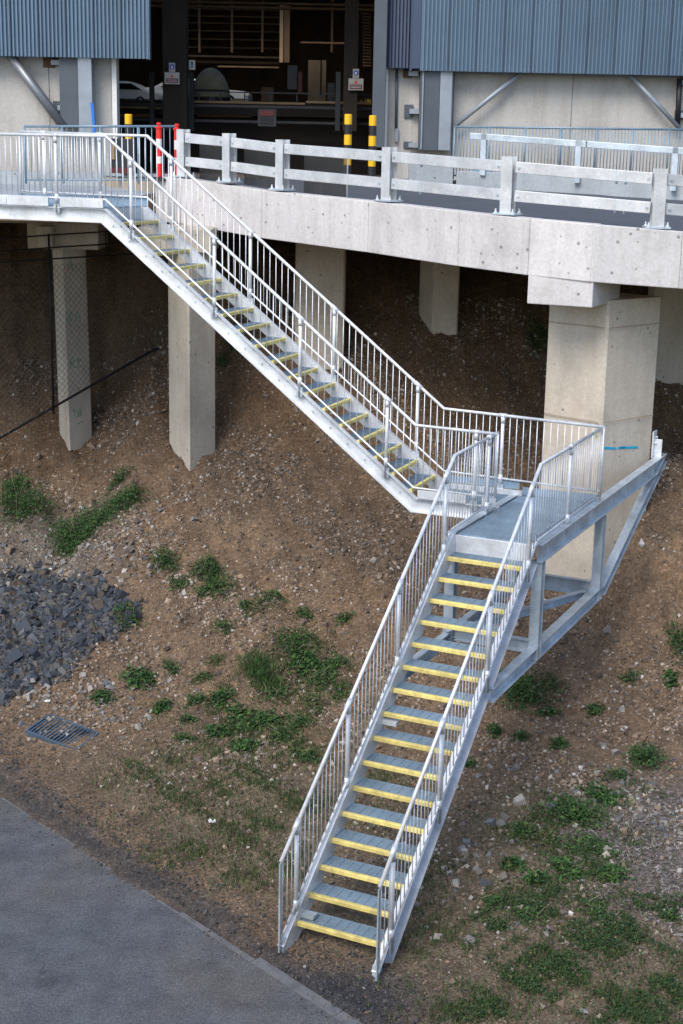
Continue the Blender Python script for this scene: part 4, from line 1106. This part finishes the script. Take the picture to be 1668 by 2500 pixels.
# ------------------------------------------------------------------ scatter helpers
def in_view(P, mx=120, my=160):
    q = to_px(P); return (q[:, 0] > -mx) & (q[:, 0] < 1568 + mx) & (q[:, 1] > 500) & (q[:, 1] < 2350 + my)
BASE = np.array([(-1, -1, -1), (1, -1, -1), (1, 1, -1), (-1, 1, -1), (-1, -1, 1), (1, -1, 1), (1, 1, 1), (-1, 1, 1)], float) * .62
BF = np.array([(0, 3, 2, 1), (4, 5, 6, 7), (0, 1, 5, 4), (1, 2, 6, 5), (2, 3, 7, 6), (3, 0, 4, 7)])
OCT = np.array([(1, 0, 0), (0, 1, 0), (-1, 0, 0), (0, -1, 0), (0, 0, 1), (0, 0, -1)], float)
OF = np.array([(0, 1, 4), (1, 2, 4), (2, 3, 4), (3, 0, 4), (1, 0, 5), (2, 1, 5), (3, 2, 5), (0, 3, 5)])
def rand_rot(n):
    q = RNG.normal(size=(n, 4)); q /= np.linalg.norm(q, axis=1)[:, None]
    w_, x_, y_, z_ = q.T
    return np.stack([np.stack([1 - 2 * (y_ ** 2 + z_ ** 2), 2 * (x_ * y_ - z_ * w_), 2 * (x_ * z_ + y_ * w_)], -1),
                     np.stack([2 * (x_ * y_ + z_ * w_), 1 - 2 * (x_ ** 2 + z_ ** 2), 2 * (y_ * z_ - x_ * w_)], -1),
                     np.stack([2 * (x_ * z_ - y_ * w_), 2 * (y_ * z_ + x_ * w_), 1 - 2 * (x_ ** 2 + y_ ** 2)], -1)], 1)
def cloud(name, P, size, cols, base, faces, jit=.3, aniso=(.75, 1.25), mat='stone', parent=None, rot=None, label=None):
    n = len(P); nv = len(base)
    V = base[None] * (1 + RNG.uniform(-jit, jit, (n, nv, 3)))
    V = V * RNG.uniform(aniso[0], aniso[1], (n, 1, 3)) * size[:, None, None]
    R_m = rand_rot(n) if rot is None else rot
    V = np.einsum('nij,nvj->nvi', R_m, V) + P[:, None]
    me = bpy.data.meshes.new(name)
    F = (faces[None] + (np.arange(n) * nv)[:, None, None]).reshape(-1, faces.shape[1])
    me.vertices.add(n * nv); me.vertices.foreach_set('co', V.reshape(-1))
    nf, k = F.shape
    me.loops.add(nf * k); me.loops.foreach_set('vertex_index', F.reshape(-1))
    me.polygons.add(nf); me.polygons.foreach_set('loop_start', np.arange(nf) * k); me.polygons.foreach_set('loop_total', np.full(nf, k))
    me.update(calc_edges=True); me.validate(); me.shade_flat()
    ca = me.color_attributes.new('Col', 'FLOAT_COLOR', 'POINT')
    cc = np.repeat(np.concatenate([cols, np.ones((n, 1))], 1), nv, 0)
    ca.data.foreach_set('color', cc.ravel())
    me.materials.append(M[mat])
    o = bpy.data.objects.new(name, me); COL.objects.link(o)
    if parent: o.parent = parent; o.location = -np.array(ROOT_LOC[parent.name])
    tag(o, label, None, None, 'stuff'); return o
def pick(pal, n, var=.18):
    p = np.array(pal); c = p[RNG.integers(0, len(p), n)]; return np.clip(c * (1 + RNG.uniform(-var, var, (n, 1))), 0, 1)
def sample(n, x0, x1, y0, y1, dens=None):
    x = RNG.uniform(x0, x1, n); y = RNG.uniform(y0, y1, n)
    keep = np.ones(n, bool)
    if dens is not None: keep = RNG.uniform(0, 1, n) < dens(x, y)
    x, y = x[keep], y[keep]
    P = np.stack([x, y, ground_z(x, y)], -1)
    return P[in_view(P)]
PX0, PX1 = -6.2, 6.8
bank = lambda x, y: (.04 + .96 * sstep(.55, 1.5, road_dist(x, y))) * (road_dist(x, y) > .2) * (.18 + .82 * sstep(-.3, .9, vnoise(x, y, 1.6, 4) + .5 * vnoise(x, y, 4.3, 14))) * (.3 + .7 * sstep(15, 18.5, y))
P = sample(260000, PX0, PX1, 10.5, 27.5, bank)
sz = RNG.gamma(1.8, .0062, len(P)) + .0045
cols = pick([(.20, .15, .108), (.245, .19, .145), (.15, .115, .088), (.225, .165, .115), (.29, .24, .195), (.13, .112, .10)], len(P))
cols *= RNG.uniform(.45, 1.5, (len(P), 1)); lt = RNG.uniform(0, 1, len(P)) < .06; cols[lt] = pick([(.42, .385, .34), (.50, .475, .44)], lt.sum())
cloud('gravel', P + Zv * (sz * .25)[:, None], sz, cols, OCT, OF, .35, (.6, 1.2), label='loose brown gravel strewn over the embankment')
# larger loose stones
P = sample(1100, PX0, PX1, 11.5, 26, bank); sz = RNG.gamma(2.5, .006, len(P)) + .016
cols = pick([(.18, .138, .10), (.23, .185, .145), (.27, .235, .20), (.16, .145, .13), (.21, .155, .11)], len(P))
cloud('stones', P + Zv * (sz * .2)[:, None], sz, cols, BASE, BF, .35, (.6, 1.2), label='larger loose stones lying on the embankment')
# pale gravel shelf above the rock pile
shelf = lambda x, y: np.exp(-(((x + 4.6) / 1.5) ** 2 + ((y - 22.0) / .95) ** 2)) + .6 * np.exp(-(((x + 3.6) / .9) ** 2 + ((y - 18.6) / .5) ** 2)) + .5 * np.exp(-(((x - 3.4) / 1.0) ** 2 + ((y - 16.4) / 1.1) ** 2)) + .35 * np.exp(-(((x - 1.2) / .8) ** 2 + ((y - 14.6) / 1.2) ** 2))
P = sample(30000, PX0, PX1, 12.5, 24, shelf); sz = RNG.gamma(2.6, .0085, len(P)) + .008
cols = pick([(.26, .24, .22), (.20, .195, .19), (.34, .32, .29), (.165, .145, .125), (.23, .18, .135), (.14, .15, .165)], len(P))
cloud('pale_gravel', P + Zv * (sz * .3)[:, None], sz, cols, BASE, BF, .35, (.6, 1.2), label='pale grey gravel on the shelf above the rock pile')

# ------------------------------------------------------------------ blue-grey rock pile
rc = on_ground(130, 1450)
pile = thing('rock_pile', rc, 'pile of blue-grey broken rock at the left edge of the bank', 'rock pile')
def in_pile(px, py):
    top = np.interp(px, [-150, 0, 200, 330], [1300, 1315, 1330, 1390]); bot = np.interp(px, [-150, 0, 120, 230, 330], [1640, 1605, 1560, 1480, 1395])
    j = 14 * math.sin(px * .045 + 1) + 9 * math.sin(px * .13) + random.gauss(0, 9)
    return (py > top + j) & (py < bot + j) & (px < 318 + random.gauss(0, 10))
def rock_mesh(i):
    rr = random.Random(50 + i); k_ = MB()
    import itertools
    vs = []
    for sx, sy, szz in itertools.product((-1, 1), repeat=3):
        vs.append((sx * rr.uniform(.45, 1), sy * rr.uniform(.45, 1), szz * rr.uniform(.35, .8)))
    vs = vs + [(rr.uniform(-.4, .4), rr.uniform(-.4, .4), rr.uniform(.8, 1.05)), (rr.uniform(-.3, .3), rr.uniform(-.3, .3), -.9)]
    import bmesh
    bm = bmesh.new(); [bm.verts.new(p) for p in vs]; bmesh.ops.convex_hull(bm, input=bm.verts[:])
    me = bpy.data.meshes.new('rock'); bm.to_mesh(me); bm.free(); me.materials.append(M['rock%d' % (i % 4)]); return me
for i, c_ in enumerate([(.054, .064, .080), (.078, .088, .104), (.038, .045, .057), (.11, .114, .122)]):
    M['rock%d' % i] = simple('blue_grey_rock_%d' % i, c_, .85, 0, .3, 9, .3)
rmesh = [rock_mesh(i) for i in range(12)]
rk = []
while len(rk) < 300:
    px, py = random.uniform(-40, 335), random.uniform(1300, 1610)
    if not in_pile(px, py): continue
    g_ = on_ground(px, py); s_ = random.uniform(.03, .062) * (1.0 if random.random() < .8 else 1.6)
    rk.append((px, py)); 
    inst(rmesh[random.randrange(12)], 'rock', pile, g_ + Zv * s_ * .25, (random.uniform(0, 6.3), random.uniform(0, 6.3), random.uniform(0, 6.3)), (s_ * random.uniform(.8, 1.2), s_ * random.uniform(.8, 1.2), s_ * random.uniform(.5, .9)))
P = []
for _ in range(15000):
    px, py = random.uniform(-150, 345), random.uniform(1295, 1620)
    if in_pile(px, py): P.append(on_ground(px, py))
P = np.array(P); sz = RNG.gamma(3.0, .0085, len(P)) + .012
cloud('small_rocks', P + Zv * (sz * .3)[:, None], sz, pick([(.050, .060, .076), (.072, .082, .098), (.034, .041, .053), (.11, .108, .105), (.10, .085, .07)], len(P)), BASE, BF, .35, (.6, 1.25), parent=pile, label='small blue-grey rock fragments filling the pile')

# ------------------------------------------------------------------ weeds
LEAF = np.array([(-.5, 0, 0), (0, -.28, .05), (.6, 0, 0), (0, .28, .05)]); LF = np.array([(0, 1, 2), (0, 2, 3)])
def weed(px, py, rp, hgt, lab, grp, n=None, tall=False, pal=None):
    c_ = on_ground(px, py); r = (1.9 if grp is None else 1.55) * rp * K / FPX * np.linalg.norm(c_ - CAM)
    n = n or int(150 + (4200 if grp else 7500) * r * r); el = random.uniform(.55, 1.7); ro = random.uniform(0, 3.14)
    a = RNG.uniform(0, 2 * math.pi, n); rad = r * np.sqrt(RNG.uniform(0, 1, n)) * (1 + .35 * np.sin(3 * a + px) + .2 * np.sin(5 * a + py))
    x = c_[0] + rad * np.cos(a) * 1.05; y = c_[1] + rad * np.sin(a) * 1.25
    # leafy sub-clumps
    nc = max(3, int(n / 45)); ci = RNG.integers(0, nc, n); cx = c_[0] + r * .95 * RNG.uniform(-1, 1, nc) * RNG.uniform(.3, 1, nc); cy = c_[1] + 1.2 * r * RNG.uniform(-1, 1, nc) * RNG.uniform(.3, 1, nc)
    x = .35 * x + .65 * cx[ci] + RNG.normal(0, .30 * r / math.sqrt(nc) + .02, n); y = .35 * y + .65 * cy[ci] + RNG.normal(0, .34 * r / math.sqrt(nc) + .025, n)
    ex, ey = (x - c_[0]) * math.sqrt(el), (y - c_[1]) / math.sqrt(el)
    x = c_[0] + ex * math.cos(ro) - ey * math.sin(ro); y = c_[1] + ex * math.sin(ro) + ey * math.cos(ro)
    fall = np.clip(1 - ((x - c_[0]) ** 2 + (y - c_[1]) ** 2) / (1.6 * r * r + 1e-6), .1, 1)
    z = ground_z(x, y) + .008 + hgt * fall * RNG.uniform(0, 1, n) ** 1.2
    P = np.stack([x, y, z], -1)
    sp_k = random.random() if grp else .4; big_leaf = sp_k < .3
    if sp_k > .8: pal = [(.075, .10, .035), (.05, .085, .03), (.10, .115, .05)]
    pal = pal or [(.034, .085, .027), (.046, .108, .030), (.026, .062, .024), (.072, .132, .034)]
    cols = pick(pal, n, .3)
    me_o = None
    size = RNG.uniform(.02, .05, n)
    rootz = np.array([c_[0], c_[1], float(ground_z(c_[0], c_[1]))])
    t_ = thing('weed_clump', rootz, lab, 'weeds', grp)
    yaw = RNG.uniform(0, 2 * math.pi, n); pit = RNG.normal(-.15, .55, n); rl = RNG.normal(0, .4, n)
    if big_leaf: size = size * 1.5
    if tall: pit = RNG.uniform(-1.45, -.8, n); size = RNG.uniform(.05, .11, n)
    cyw, syw = np.cos(yaw), np.sin(yaw); cp_, sp_ = np.cos(pit), np.sin(pit); cr_, sr_ = np.cos(rl), np.sin(rl); Z0 = np.zeros(n); O1 = np.ones(n)
    Rz = np.stack([np.stack([cyw, -syw, Z0], -1), np.stack([syw, cyw, Z0], -1), np.stack([Z0, Z0, O1], -1)], 1)
    Ry = np.stack([np.stack([cp_, Z0, sp_], -1), np.stack([Z0, O1, Z0], -1), np.stack([-sp_, Z0, cp_], -1)], 1)
    Rx = np.stack([np.stack([O1, Z0, Z0], -1), np.stack([Z0, cr_, -sr_], -1), np.stack([Z0, sr_, cr_], -1)], 1)
    base = LEAF.copy()
    if tall: base[:, 1] *= .22
    o = cloud('foliage', P, size, cols, base, LF, .15, (.8, 1.2), 'leaf', t_, np.einsum('nij,njk,nkl->nil', Rz, Ry, Rx))
    del o['kind']
    k_ = MB()
    for q in range(4):
        j = RNG.integers(0, n); k_.tube([rootz - Zv * .02, .5 * (rootz + P[j]) + Zv * .01, P[j]], .003, 4)
    k_.build('stem', 'stem', t_)['kind'] = 'stuff'
    k_ = MB()
    for q in range(random.randint(2, 6)):
        a_ = RNG.uniform(0, 6.28); rr_ = r * RNG.uniform(0, .6); bx, by = c_[0] + rr_ * math.cos(a_), c_[1] + rr_ * math.sin(a_); bz_ = float(ground_z(bx, by)); h_ = hgt * RNG.uniform(.8, 2.0)
        k_.tube([(bx, by, bz_ - .01), (bx + RNG.normal(0, .02), by + RNG.normal(0, .02), bz_ + h_ * .6), (bx + RNG.normal(0, .06), by + RNG.normal(0, .06), bz_ + h_)], .0028, 4)
    k_.build('dry_stalk', 'straw_stalk', t_)['kind'] = 'stuff'
    return t_
M['straw_stalk'] = simple('dry_stalk', (.24, .20, .12), .9)
M['stem'] = simple('weed_stem', (.06, .09, .03), .8)
BIG = [(52, 1172, 50, .42, 'large leafy green weed clump at the left edge above the rock pile'), (40, 1120, 24, .2, 'small weed clump at the left edge just above the largest weeds'),
       (200, 1222, 55, .25, 'broad green weed patch on the pale gravel above the rock pile'), (160, 1262, 30, .12, 'low weed patch at the lower side of the pale gravel'), (290, 1154, 33, .18, 'green weed clump nearest the foot of the second column'),
       (275, 1104, 16, .18, 'thin grassy weed below and between the two left columns'), (375, 1303, 24, .24, 'yellow-tipped weed clump right of the rock pile'),
       (470, 1318, 24, .2, 'weed clump with a yellow tip in the middle of the slope'), (495, 1352, 30, .1, 'spreading low weed below the yellow-tipped clump'),
       (292, 1423, 24, .18, 'dark weed clump at the lower right end of the rock pile'), (590, 1556, 34, .34, 'tall grassy tuft in the middle of the green slope'),
       (1205, 1592, 48, .16, 'dark green weed patch beside the lower end of the bracket beam'), (1552, 1484, 22, .2, 'weed clump at the right edge level with the bracket'),
       (1485, 1752, 34, .2, 'dark weed clump near the right edge above the wood chips'), (1318, 1878, 45, .2, 'broad dark weed patch left of the wood chips')]
for q in BIG: weed(*q, None, tall='grassy tuft' in q[4])
SMALL = {
 ('small green weed on the stony slope left of the lower flight', 'weeds left of the lower flight'):
   [(410, 1345, 16), (515, 1440, 15), (630, 1372, 18), (585, 1398, 17), (556, 1396, 12), (690, 1412, 17), (792, 1424, 13), (665, 1474, 30), (700, 1520, 36), (640, 1585, 32), (740, 1560, 36), (760, 1530, 26), (397, 1533, 17), (316, 1558, 22), (236, 1606, 16), (372, 1626, 13), (452, 1610, 17), (515, 1606, 19), (430, 1656, 12), (494, 1682, 15), (592, 1660, 26), (640, 1690, 22), (682, 1660, 22), (480, 1288, 15), (545, 1640, 18), (720, 1620, 24), (780, 1590, 22), (420, 1700, 14), (560, 1720, 20), (700, 1740, 20), (500, 1520, 12), (460, 1560, 10)],
 ('small green weed on the stony slope right of the lower flight', 'weeds right of the lower flight'):
   [(1270, 1572, 18), (1255, 1642, 14), (1365, 1638, 11), (1195, 1694, 13), (1134, 1680, 9), (1075, 1758, 13), (1280, 1710, 10), (1446, 1562, 12), (1540, 1560, 12), (1416, 1782, 16), (1380, 1832, 30), (1250, 1925, 30), (1205, 1915, 22), (1345, 1950, 34), (1300, 2000, 26), (1170, 1990, 15), (1410, 2010, 18), (1230, 2020, 20), (1130, 2080, 20), (1220, 2110, 26), (1360, 2090, 22), (1540, 2110, 14)],
 ('dark weed in the shade under the bridge', 'weeds under the bridge'): [(1235, 760, 14), (1230, 800, 16), (510, 830, 14), (540, 795, 14)]}
ORD = ['first', 'second', 'third', 'fourth', 'fifth', 'sixth', 'seventh', 'eighth', 'ninth', 'tenth', 'eleventh', 'twelfth', 'thirteenth', 'fourteenth', 'fifteenth', 'lowest']
for (lab, grp), pts in SMALL.items():
    rows = {}
    for px, py, r in pts:
        side = W2 if 'right' in grp else 0.0
        ys = [to_px(Lo(k * G2, side, A[2] - R2 * k)) for k in range(1, 17)]
        k = int(np.argmin([abs(q[1] - py) for q in ys])); rows.setdefault(k, []).append((abs(px - ys[k][0]), px, py, r))
    for k, row in rows.items():
        for i, (_, px, py, r) in enumerate(sorted(row)):
            sd = 'right' if 'right' in grp else 'left'
            nth = ('nearest' if i == 0 else ORD[i] + ' nearest') + ' to it'
            l2 = 'small weed %s of the lower flight, level with its %s tread, %s' % (sd, ORD[k], nth)
            if 'under' in grp:
                l2 = 'dark weed in shade on the bank, %s of the pair by the %s column' % ('upper' if py in (760, 795) else 'lower', 'big right' if px > 1000 else 'second left')
            weed(px, py, r * random.uniform(1.0, 1.5), .09, l2, grp)

# ------------------------------------------------------------------ grass, straw and wood chips (ground cover)
def blades(name, P, hgt, wid, cols, flat, label, mat='leaf'):
    n = len(P); yaw = RNG.uniform(0, 2 * math.pi, n)
    lean = RNG.uniform(.1, .8, n) if not flat else RNG.uniform(1.25, 1.5, n)
    dx = np.cos(yaw) * np.sin(lean); dy = np.sin(yaw) * np.sin(lean); dz = np.cos(lean)
    tip = P + np.stack([dx, dy, dz], -1) * hgt[:, None]; sd = np.stack([-np.sin(yaw), np.cos(yaw), np.zeros(n)], -1) * wid[:, None]
    mid = P + np.stack([dx * .5, dy * .5, dz * .6], -1) * hgt[:, None]
    V = np.stack([P - sd, P + sd, mid + sd * .7, tip, mid - sd * .7], 1)
    me = bpy.data.meshes.new(name); me.vertices.add(n * 5); me.vertices.foreach_set('co', V.reshape(-1))
    F = np.arange(n * 5); me.loops.add(n * 5); me.loops.foreach_set('vertex_index', F); me.polygons.add(n); me.polygons.foreach_set('loop_start', np.arange(n) * 5); me.polygons.foreach_set('loop_total', np.full(n, 5))
    me.update(calc_edges=True)
    ca = me.color_attributes.new('Col', 'FLOAT_COLOR', 'POINT'); ca.data.foreach_set('color', np.repeat(np.concatenate([cols, np.ones((n, 1))], 1), 5, 0).ravel())
    me.materials.append(M[mat]); o = bpy.data.objects.new(name, me); COL.objects.link(o); tag(o, label, None, None, 'stuff')
def px_mask(blobs):
    cs = [(on_ground(a, b_), ra, rb_) for a, b_, ra, rb_ in blobs]
    def f(x, y):
        m_ = np.zeros_like(x)
        q = to_px(np.stack([x, y, ground_z(x, y)], -1))
        for a, b_, ra, rb_ in blobs:
            m_ = np.maximum(m_, np.exp(-(((q[:, 0] - a) / ra) ** 2 + ((q[:, 1] - b_) / rb_) ** 2)))
        return m_ * (.25 + .75 * sstep(-.3, .7, vnoise(x, y, 4.1, 6))) * (road_dist(x, y) > .3)
    return f
gm = px_mask([(560, 1870, 200, 60), (450, 1800, 160, 50), (1250, 2290, 260, 60), (1080, 2330, 140, 35), (520, 1960, 160, 40), (1000, 2060, 60, 80), (560, 1830, 110, 45), (680, 1850, 60, 40), (600, 1700, 150, 90), (1320, 1990, 150, 120), (1330, 2240, 200, 110), (1500, 2300, 160, 90), (1120, 2320, 120, 50), (980, 2160, 60, 50), (440, 1950, 90, 30), (380, 1760, 90, 40), (1250, 1900, 120, 60), (880, 1830, 60, 60), (600, 2000, 120, 40), (700, 1500, 90, 80)])
P = sample(420000, PX0, PX1, 10.3, 20, gm); n = len(P)
cols = pick([(.036, .085, .026), (.055, .105, .03), (.085, .125, .04), (.028, .062, .022), (.11, .115, .05)], n, .25)
blades('grass', P, RNG.uniform(.03, .09, n), RNG.uniform(.003, .006, n), cols, False, 'patchy short green grass on the lower bank')
cv = px_mask([(620, 1560, 190, 170), (560, 1800, 220, 60), (1330, 2120, 240, 220), (1400, 1820, 160, 60), (690, 1500, 70, 60), (620, 1580, 90, 45), (740, 1560, 60, 50), (560, 1640, 110, 40), (660, 1700, 90, 40), (560, 1830, 120, 35), (690, 1810, 50, 30), (480, 1340, 55, 35), (590, 1390, 60, 25), (200, 1225, 75, 38), (60, 1175, 45, 60), (290, 1155, 38, 22), (1205, 1590, 55, 25), (1480, 1755, 40, 30), (1400, 1830, 60, 35), (1310, 1885, 70, 40), (1230, 1925, 60, 28), (1330, 1990, 90, 45), (1280, 2080, 90, 40), (1430, 2180, 150, 70), (1300, 2250, 170, 80), (1480, 2300, 150, 80), (1200, 2180, 90, 50), (1330, 1930, 110, 60), (1100, 2320, 70, 25), (1150, 2130, 60, 30), (330, 1560, 35, 16), (440, 1660, 60, 20)])
P = sample(760000, PX0, PX1, 10.3, 25, lambda x, y: np.clip(cv(x, y) * 1.5 - .35, 0, 1) * sstep(-.15, .7, vnoise(x, y, 5.3, 12) + .6 * vnoise(x, y, 17, 3))); n = len(P)
P2 = sample(300000, .3, 5.5, 10.3, 14.2, lambda x, y: np.clip(cv(x, y) * 1.5 - .2, 0, 1) * (.12 + .88 * sstep(-.7, .8, vnoise(x, y, 4.3, 22) + .7 * vnoise(x, y, 15, 5)))); P = np.concatenate([P, P2]); n = len(P)
yaw = RNG.uniform(0, 2 * math.pi, n); pt = RNG.normal(-.2, .5, n); Z0 = np.zeros(n); O1 = np.ones(n)
Rz = np.stack([np.stack([np.cos(yaw), -np.sin(yaw), Z0], -1), np.stack([np.sin(yaw), np.cos(yaw), Z0], -1), np.stack([Z0, Z0, O1], -1)], 1)
Ry = np.stack([np.stack([np.cos(pt), Z0, np.sin(pt)], -1), np.stack([Z0, O1, Z0], -1), np.stack([-np.sin(pt), Z0, np.cos(pt)], -1)], 1)
cloud('low_weeds', P + Zv * (.006 + RNG.uniform(0, .05, n) ** 1.0)[:, None], RNG.uniform(.014, .038, n), pick([(.026, .064, .022), (.036, .080, .026), (.020, .047, .02), (.056, .092, .03), (.078, .095, .038)], n, .35), LEAF, LF, .15, (.8, 1.2), 'leaf', None, np.einsum('nij,njk->nik', Rz, Ry), 'low creeping green weeds in patches over the bank')
st = lambda x, y: np.clip((1 - sstep(16, 18.6, y)) * sstep(.25, .7, road_dist(x, y)) * (.35 + .65 * sstep(-.5, .8, vnoise(x, y, 2.6, 8))), 0, 1)
P = sample(80000, PX0, PX1, 10.3, 18.6, st); n = len(P)
cols = pick([(.19, .155, .105), (.26, .215, .15), (.13, .108, .078), (.33, .295, .225)], n, .2)
blades('straw', P + Zv * .012, RNG.uniform(.03, .10, n), RNG.uniform(.0016, .0034, n), cols, True, 'dry straw litter scattered on the flat ground by the road', 'chip')
# dark crushed verge stone beside the road
vg = lambda x, y: np.clip((1 - sstep(.45, .9, road_dist(x, y) + .25 * vnoise(x, y, 1.3, 2))) * (road_dist(x, y) > .14) + np.exp(-(((x + .05) / .8) ** 2 + ((y - 12.3) / .5) ** 2)) * (road_dist(x, y) > .14), 0, 1)
P = sample(60000, -5.5, 3, 10.3, 18, vg); sz = RNG.gamma(2.0, .0032, len(P)) + .004
cloud('verge_gravel', P + Zv * (sz * .3)[:, None], sz, pick([(.05, .053, .06), (.07, .073, .08), (.10, .098, .095), (.038, .042, .048)], len(P)), OCT, OF, .35, (.6, 1.2), label='dark crushed stone along the road edge')
gr = lambda x, y: np.exp(-np.clip(-road_dist(x, y), 0, 9) / .16) * (road_dist(x, y) < .16) * (road_dist(x, y) > -.9) * (.25 + .75 * sstep(-.2, .8, vnoise(x, y, 2.3, 17)))
P = sample(50000, -6, 1.5, 10.3, 18, gr); P[:, 2] = .006; sz = RNG.gamma(1.6, .0025, len(P)) + .002
cloud('road_grit', P, sz, pick([(.13, .11, .09), (.09, .088, .088), (.19, .165, .135), (.06, .062, .066)], len(P)), OCT, OF, .35, (.6, 1.2), label='loose grit washed over the edge of the asphalt')
# wood chips
mc = lambda x, y: np.clip(1.6 * np.exp(-(((x - 4.25) / 1.15) ** 2 + ((y - 15.2) / 1.35) ** 2)) + .25 * np.exp(-(((x - 3.1) / 1.4) ** 2 + ((y - 14.2) / 1.5) ** 2)) - .08, 0, 1)
P = sample(26000, 1.2, 6.8, 11, 18.5, mc); n = len(P)
yaw = RNG.uniform(0, 2 * math.pi, n); pt = RNG.normal(0, .3, n); Z0 = np.zeros(n); O1 = np.ones(n)
Rz = np.stack([np.stack([np.cos(yaw), -np.sin(yaw), Z0], -1), np.stack([np.sin(yaw), np.cos(yaw), Z0], -1), np.stack([Z0, Z0, O1], -1)], 1)
Ry = np.stack([np.stack([np.cos(pt), Z0, np.sin(pt)], -1), np.stack([Z0, O1, Z0], -1), np.stack([-np.sin(pt), Z0, np.cos(pt)], -1)], 1)
CH = BASE * np.array([1.6, .38, .16])
cloud('wood_chips', P + Zv * .012, RNG.uniform(.012, .036, n), pick([(.25, .225, .225), (.18, .158, .16), (.33, .31, .305), (.13, .108, .108), (.22, .185, .175)], n, .2), CH, BF, .25, (.7, 1.3), 'chip', None, np.einsum('nij,njk->nik', Rz, Ry), 'pinkish grey wood chips on the bank at the right')
# a few larger separate stones and litter that stand out
def boulder(px, py, r, col, lab, cat='stone'):
    g_ = on_ground(px, py); rm = .55 * r * K / FPX * np.linalg.norm(g_ - CAM)
    import bmesh
    bm = bmesh.new(); bmesh.ops.create_icosphere(bm, subdivisions=2, radius=1.0)
    rr = random.Random(int(px))
    ph = [rr.uniform(0, 6) for _ in range(3)]
    for v_ in bm.verts:
        k = 1 + .16 * math.sin(2.3 * v_.co.x + ph[0]) + .14 * math.sin(3.1 * v_.co.y + ph[1]) + .1 * math.sin(4.2 * v_.co.z + ph[2])
        v_.co = Vector((v_.co.x * k * rm, v_.co.y * k * rm * .8, v_.co.z * k * rm * .65))
    me = bpy.data.meshes.new('loose_stone'); bm.to_mesh(me); bm.free(); me.materials.append(simple('stone_%d' % px, col, .9, 0, .2, 14, .4))
    o = bpy.data.objects.new('loose_stone', me); COL.objects.link(o); o.location = g_ + Zv * rm * .25; o.rotation_euler = (0, 0, rr.uniform(0, 6)); tag(o, lab, cat)
boulder(699, 2312 - 93, 8, (.36, .35, .33), 'pale loose stone on the dark verge below the bottom tread')
boulder(1464, 1835 - 0, 9, (.33, .33, .34), 'pale stone beside the weeds near the right edge'); boulder(1388, 1838 - 4, 7, (.40, .27, .17), 'orange-brown stone among the weeds left of the wood chips')
boulder(1305, 1838 - 0 - 0, 8, (.33, .26, .19), 'tan stone on the slope right of the lower flight'); boulder(267, 1380 - 28, 10, (.45, .34, .24), 'orange-brown stone on the gravel above the rock pile') if False else None
boulder(124, 1468, 10, (.38, .33, .31), 'pinkish pale stone lying on the rock pile'); boulder(266, 1347, 11, (.42, .30, .20), 'orange-brown stone on the gravel just above the rock pile')

# litter
def scrap(px, py, r, mat, lab):
    g_ = on_ground(px, py); rm = r * K / FPX * np.linalg.norm(g_ - CAM); rr = random.Random(int(px * 3)); k_ = MB()
    n = 5; vs = []
    for j in range(n + 1):
        for i in range(n + 1):
            u, v_ = i / n - .5, j / n - .5
            vs.append((g_[0] + rm * 2 * u * rr.uniform(.8, 1.1), g_[1] + rm * 1.7 * v_ * rr.uniform(.8, 1.1), g_[2] + .012 + rm * .55 * rr.random()))
    k_.add(vs, [(j * (n + 1) + i, j * (n + 1) + i + 1, (j + 1) * (n + 1) + i + 1, (j + 1) * (n + 1) + i) for j in range(n) for i in range(n)])
    o = k_.build('litter_scrap', mat); md = o.modifiers.new('thickness', 'SOLIDIFY'); md.thickness = .002; tag(o, lab, 'litter', 'crumpled litter on the bank')
scrap(487, 1888, 9, 'white', 'crumpled white paper scrap on the grass left of the stair foot')
scrap(108, 1612, 7, 'white', 'crumpled white scrap beside the small weed above the drain grate')
scrap(1368, 1945, 6, 'white', 'crumpled white scrap in the weeds left of the wood chips')
scrap(1340, 2325, 9, 'hydrant_grey', 'crumpled grey plastic scrap in the grass at the lower right')
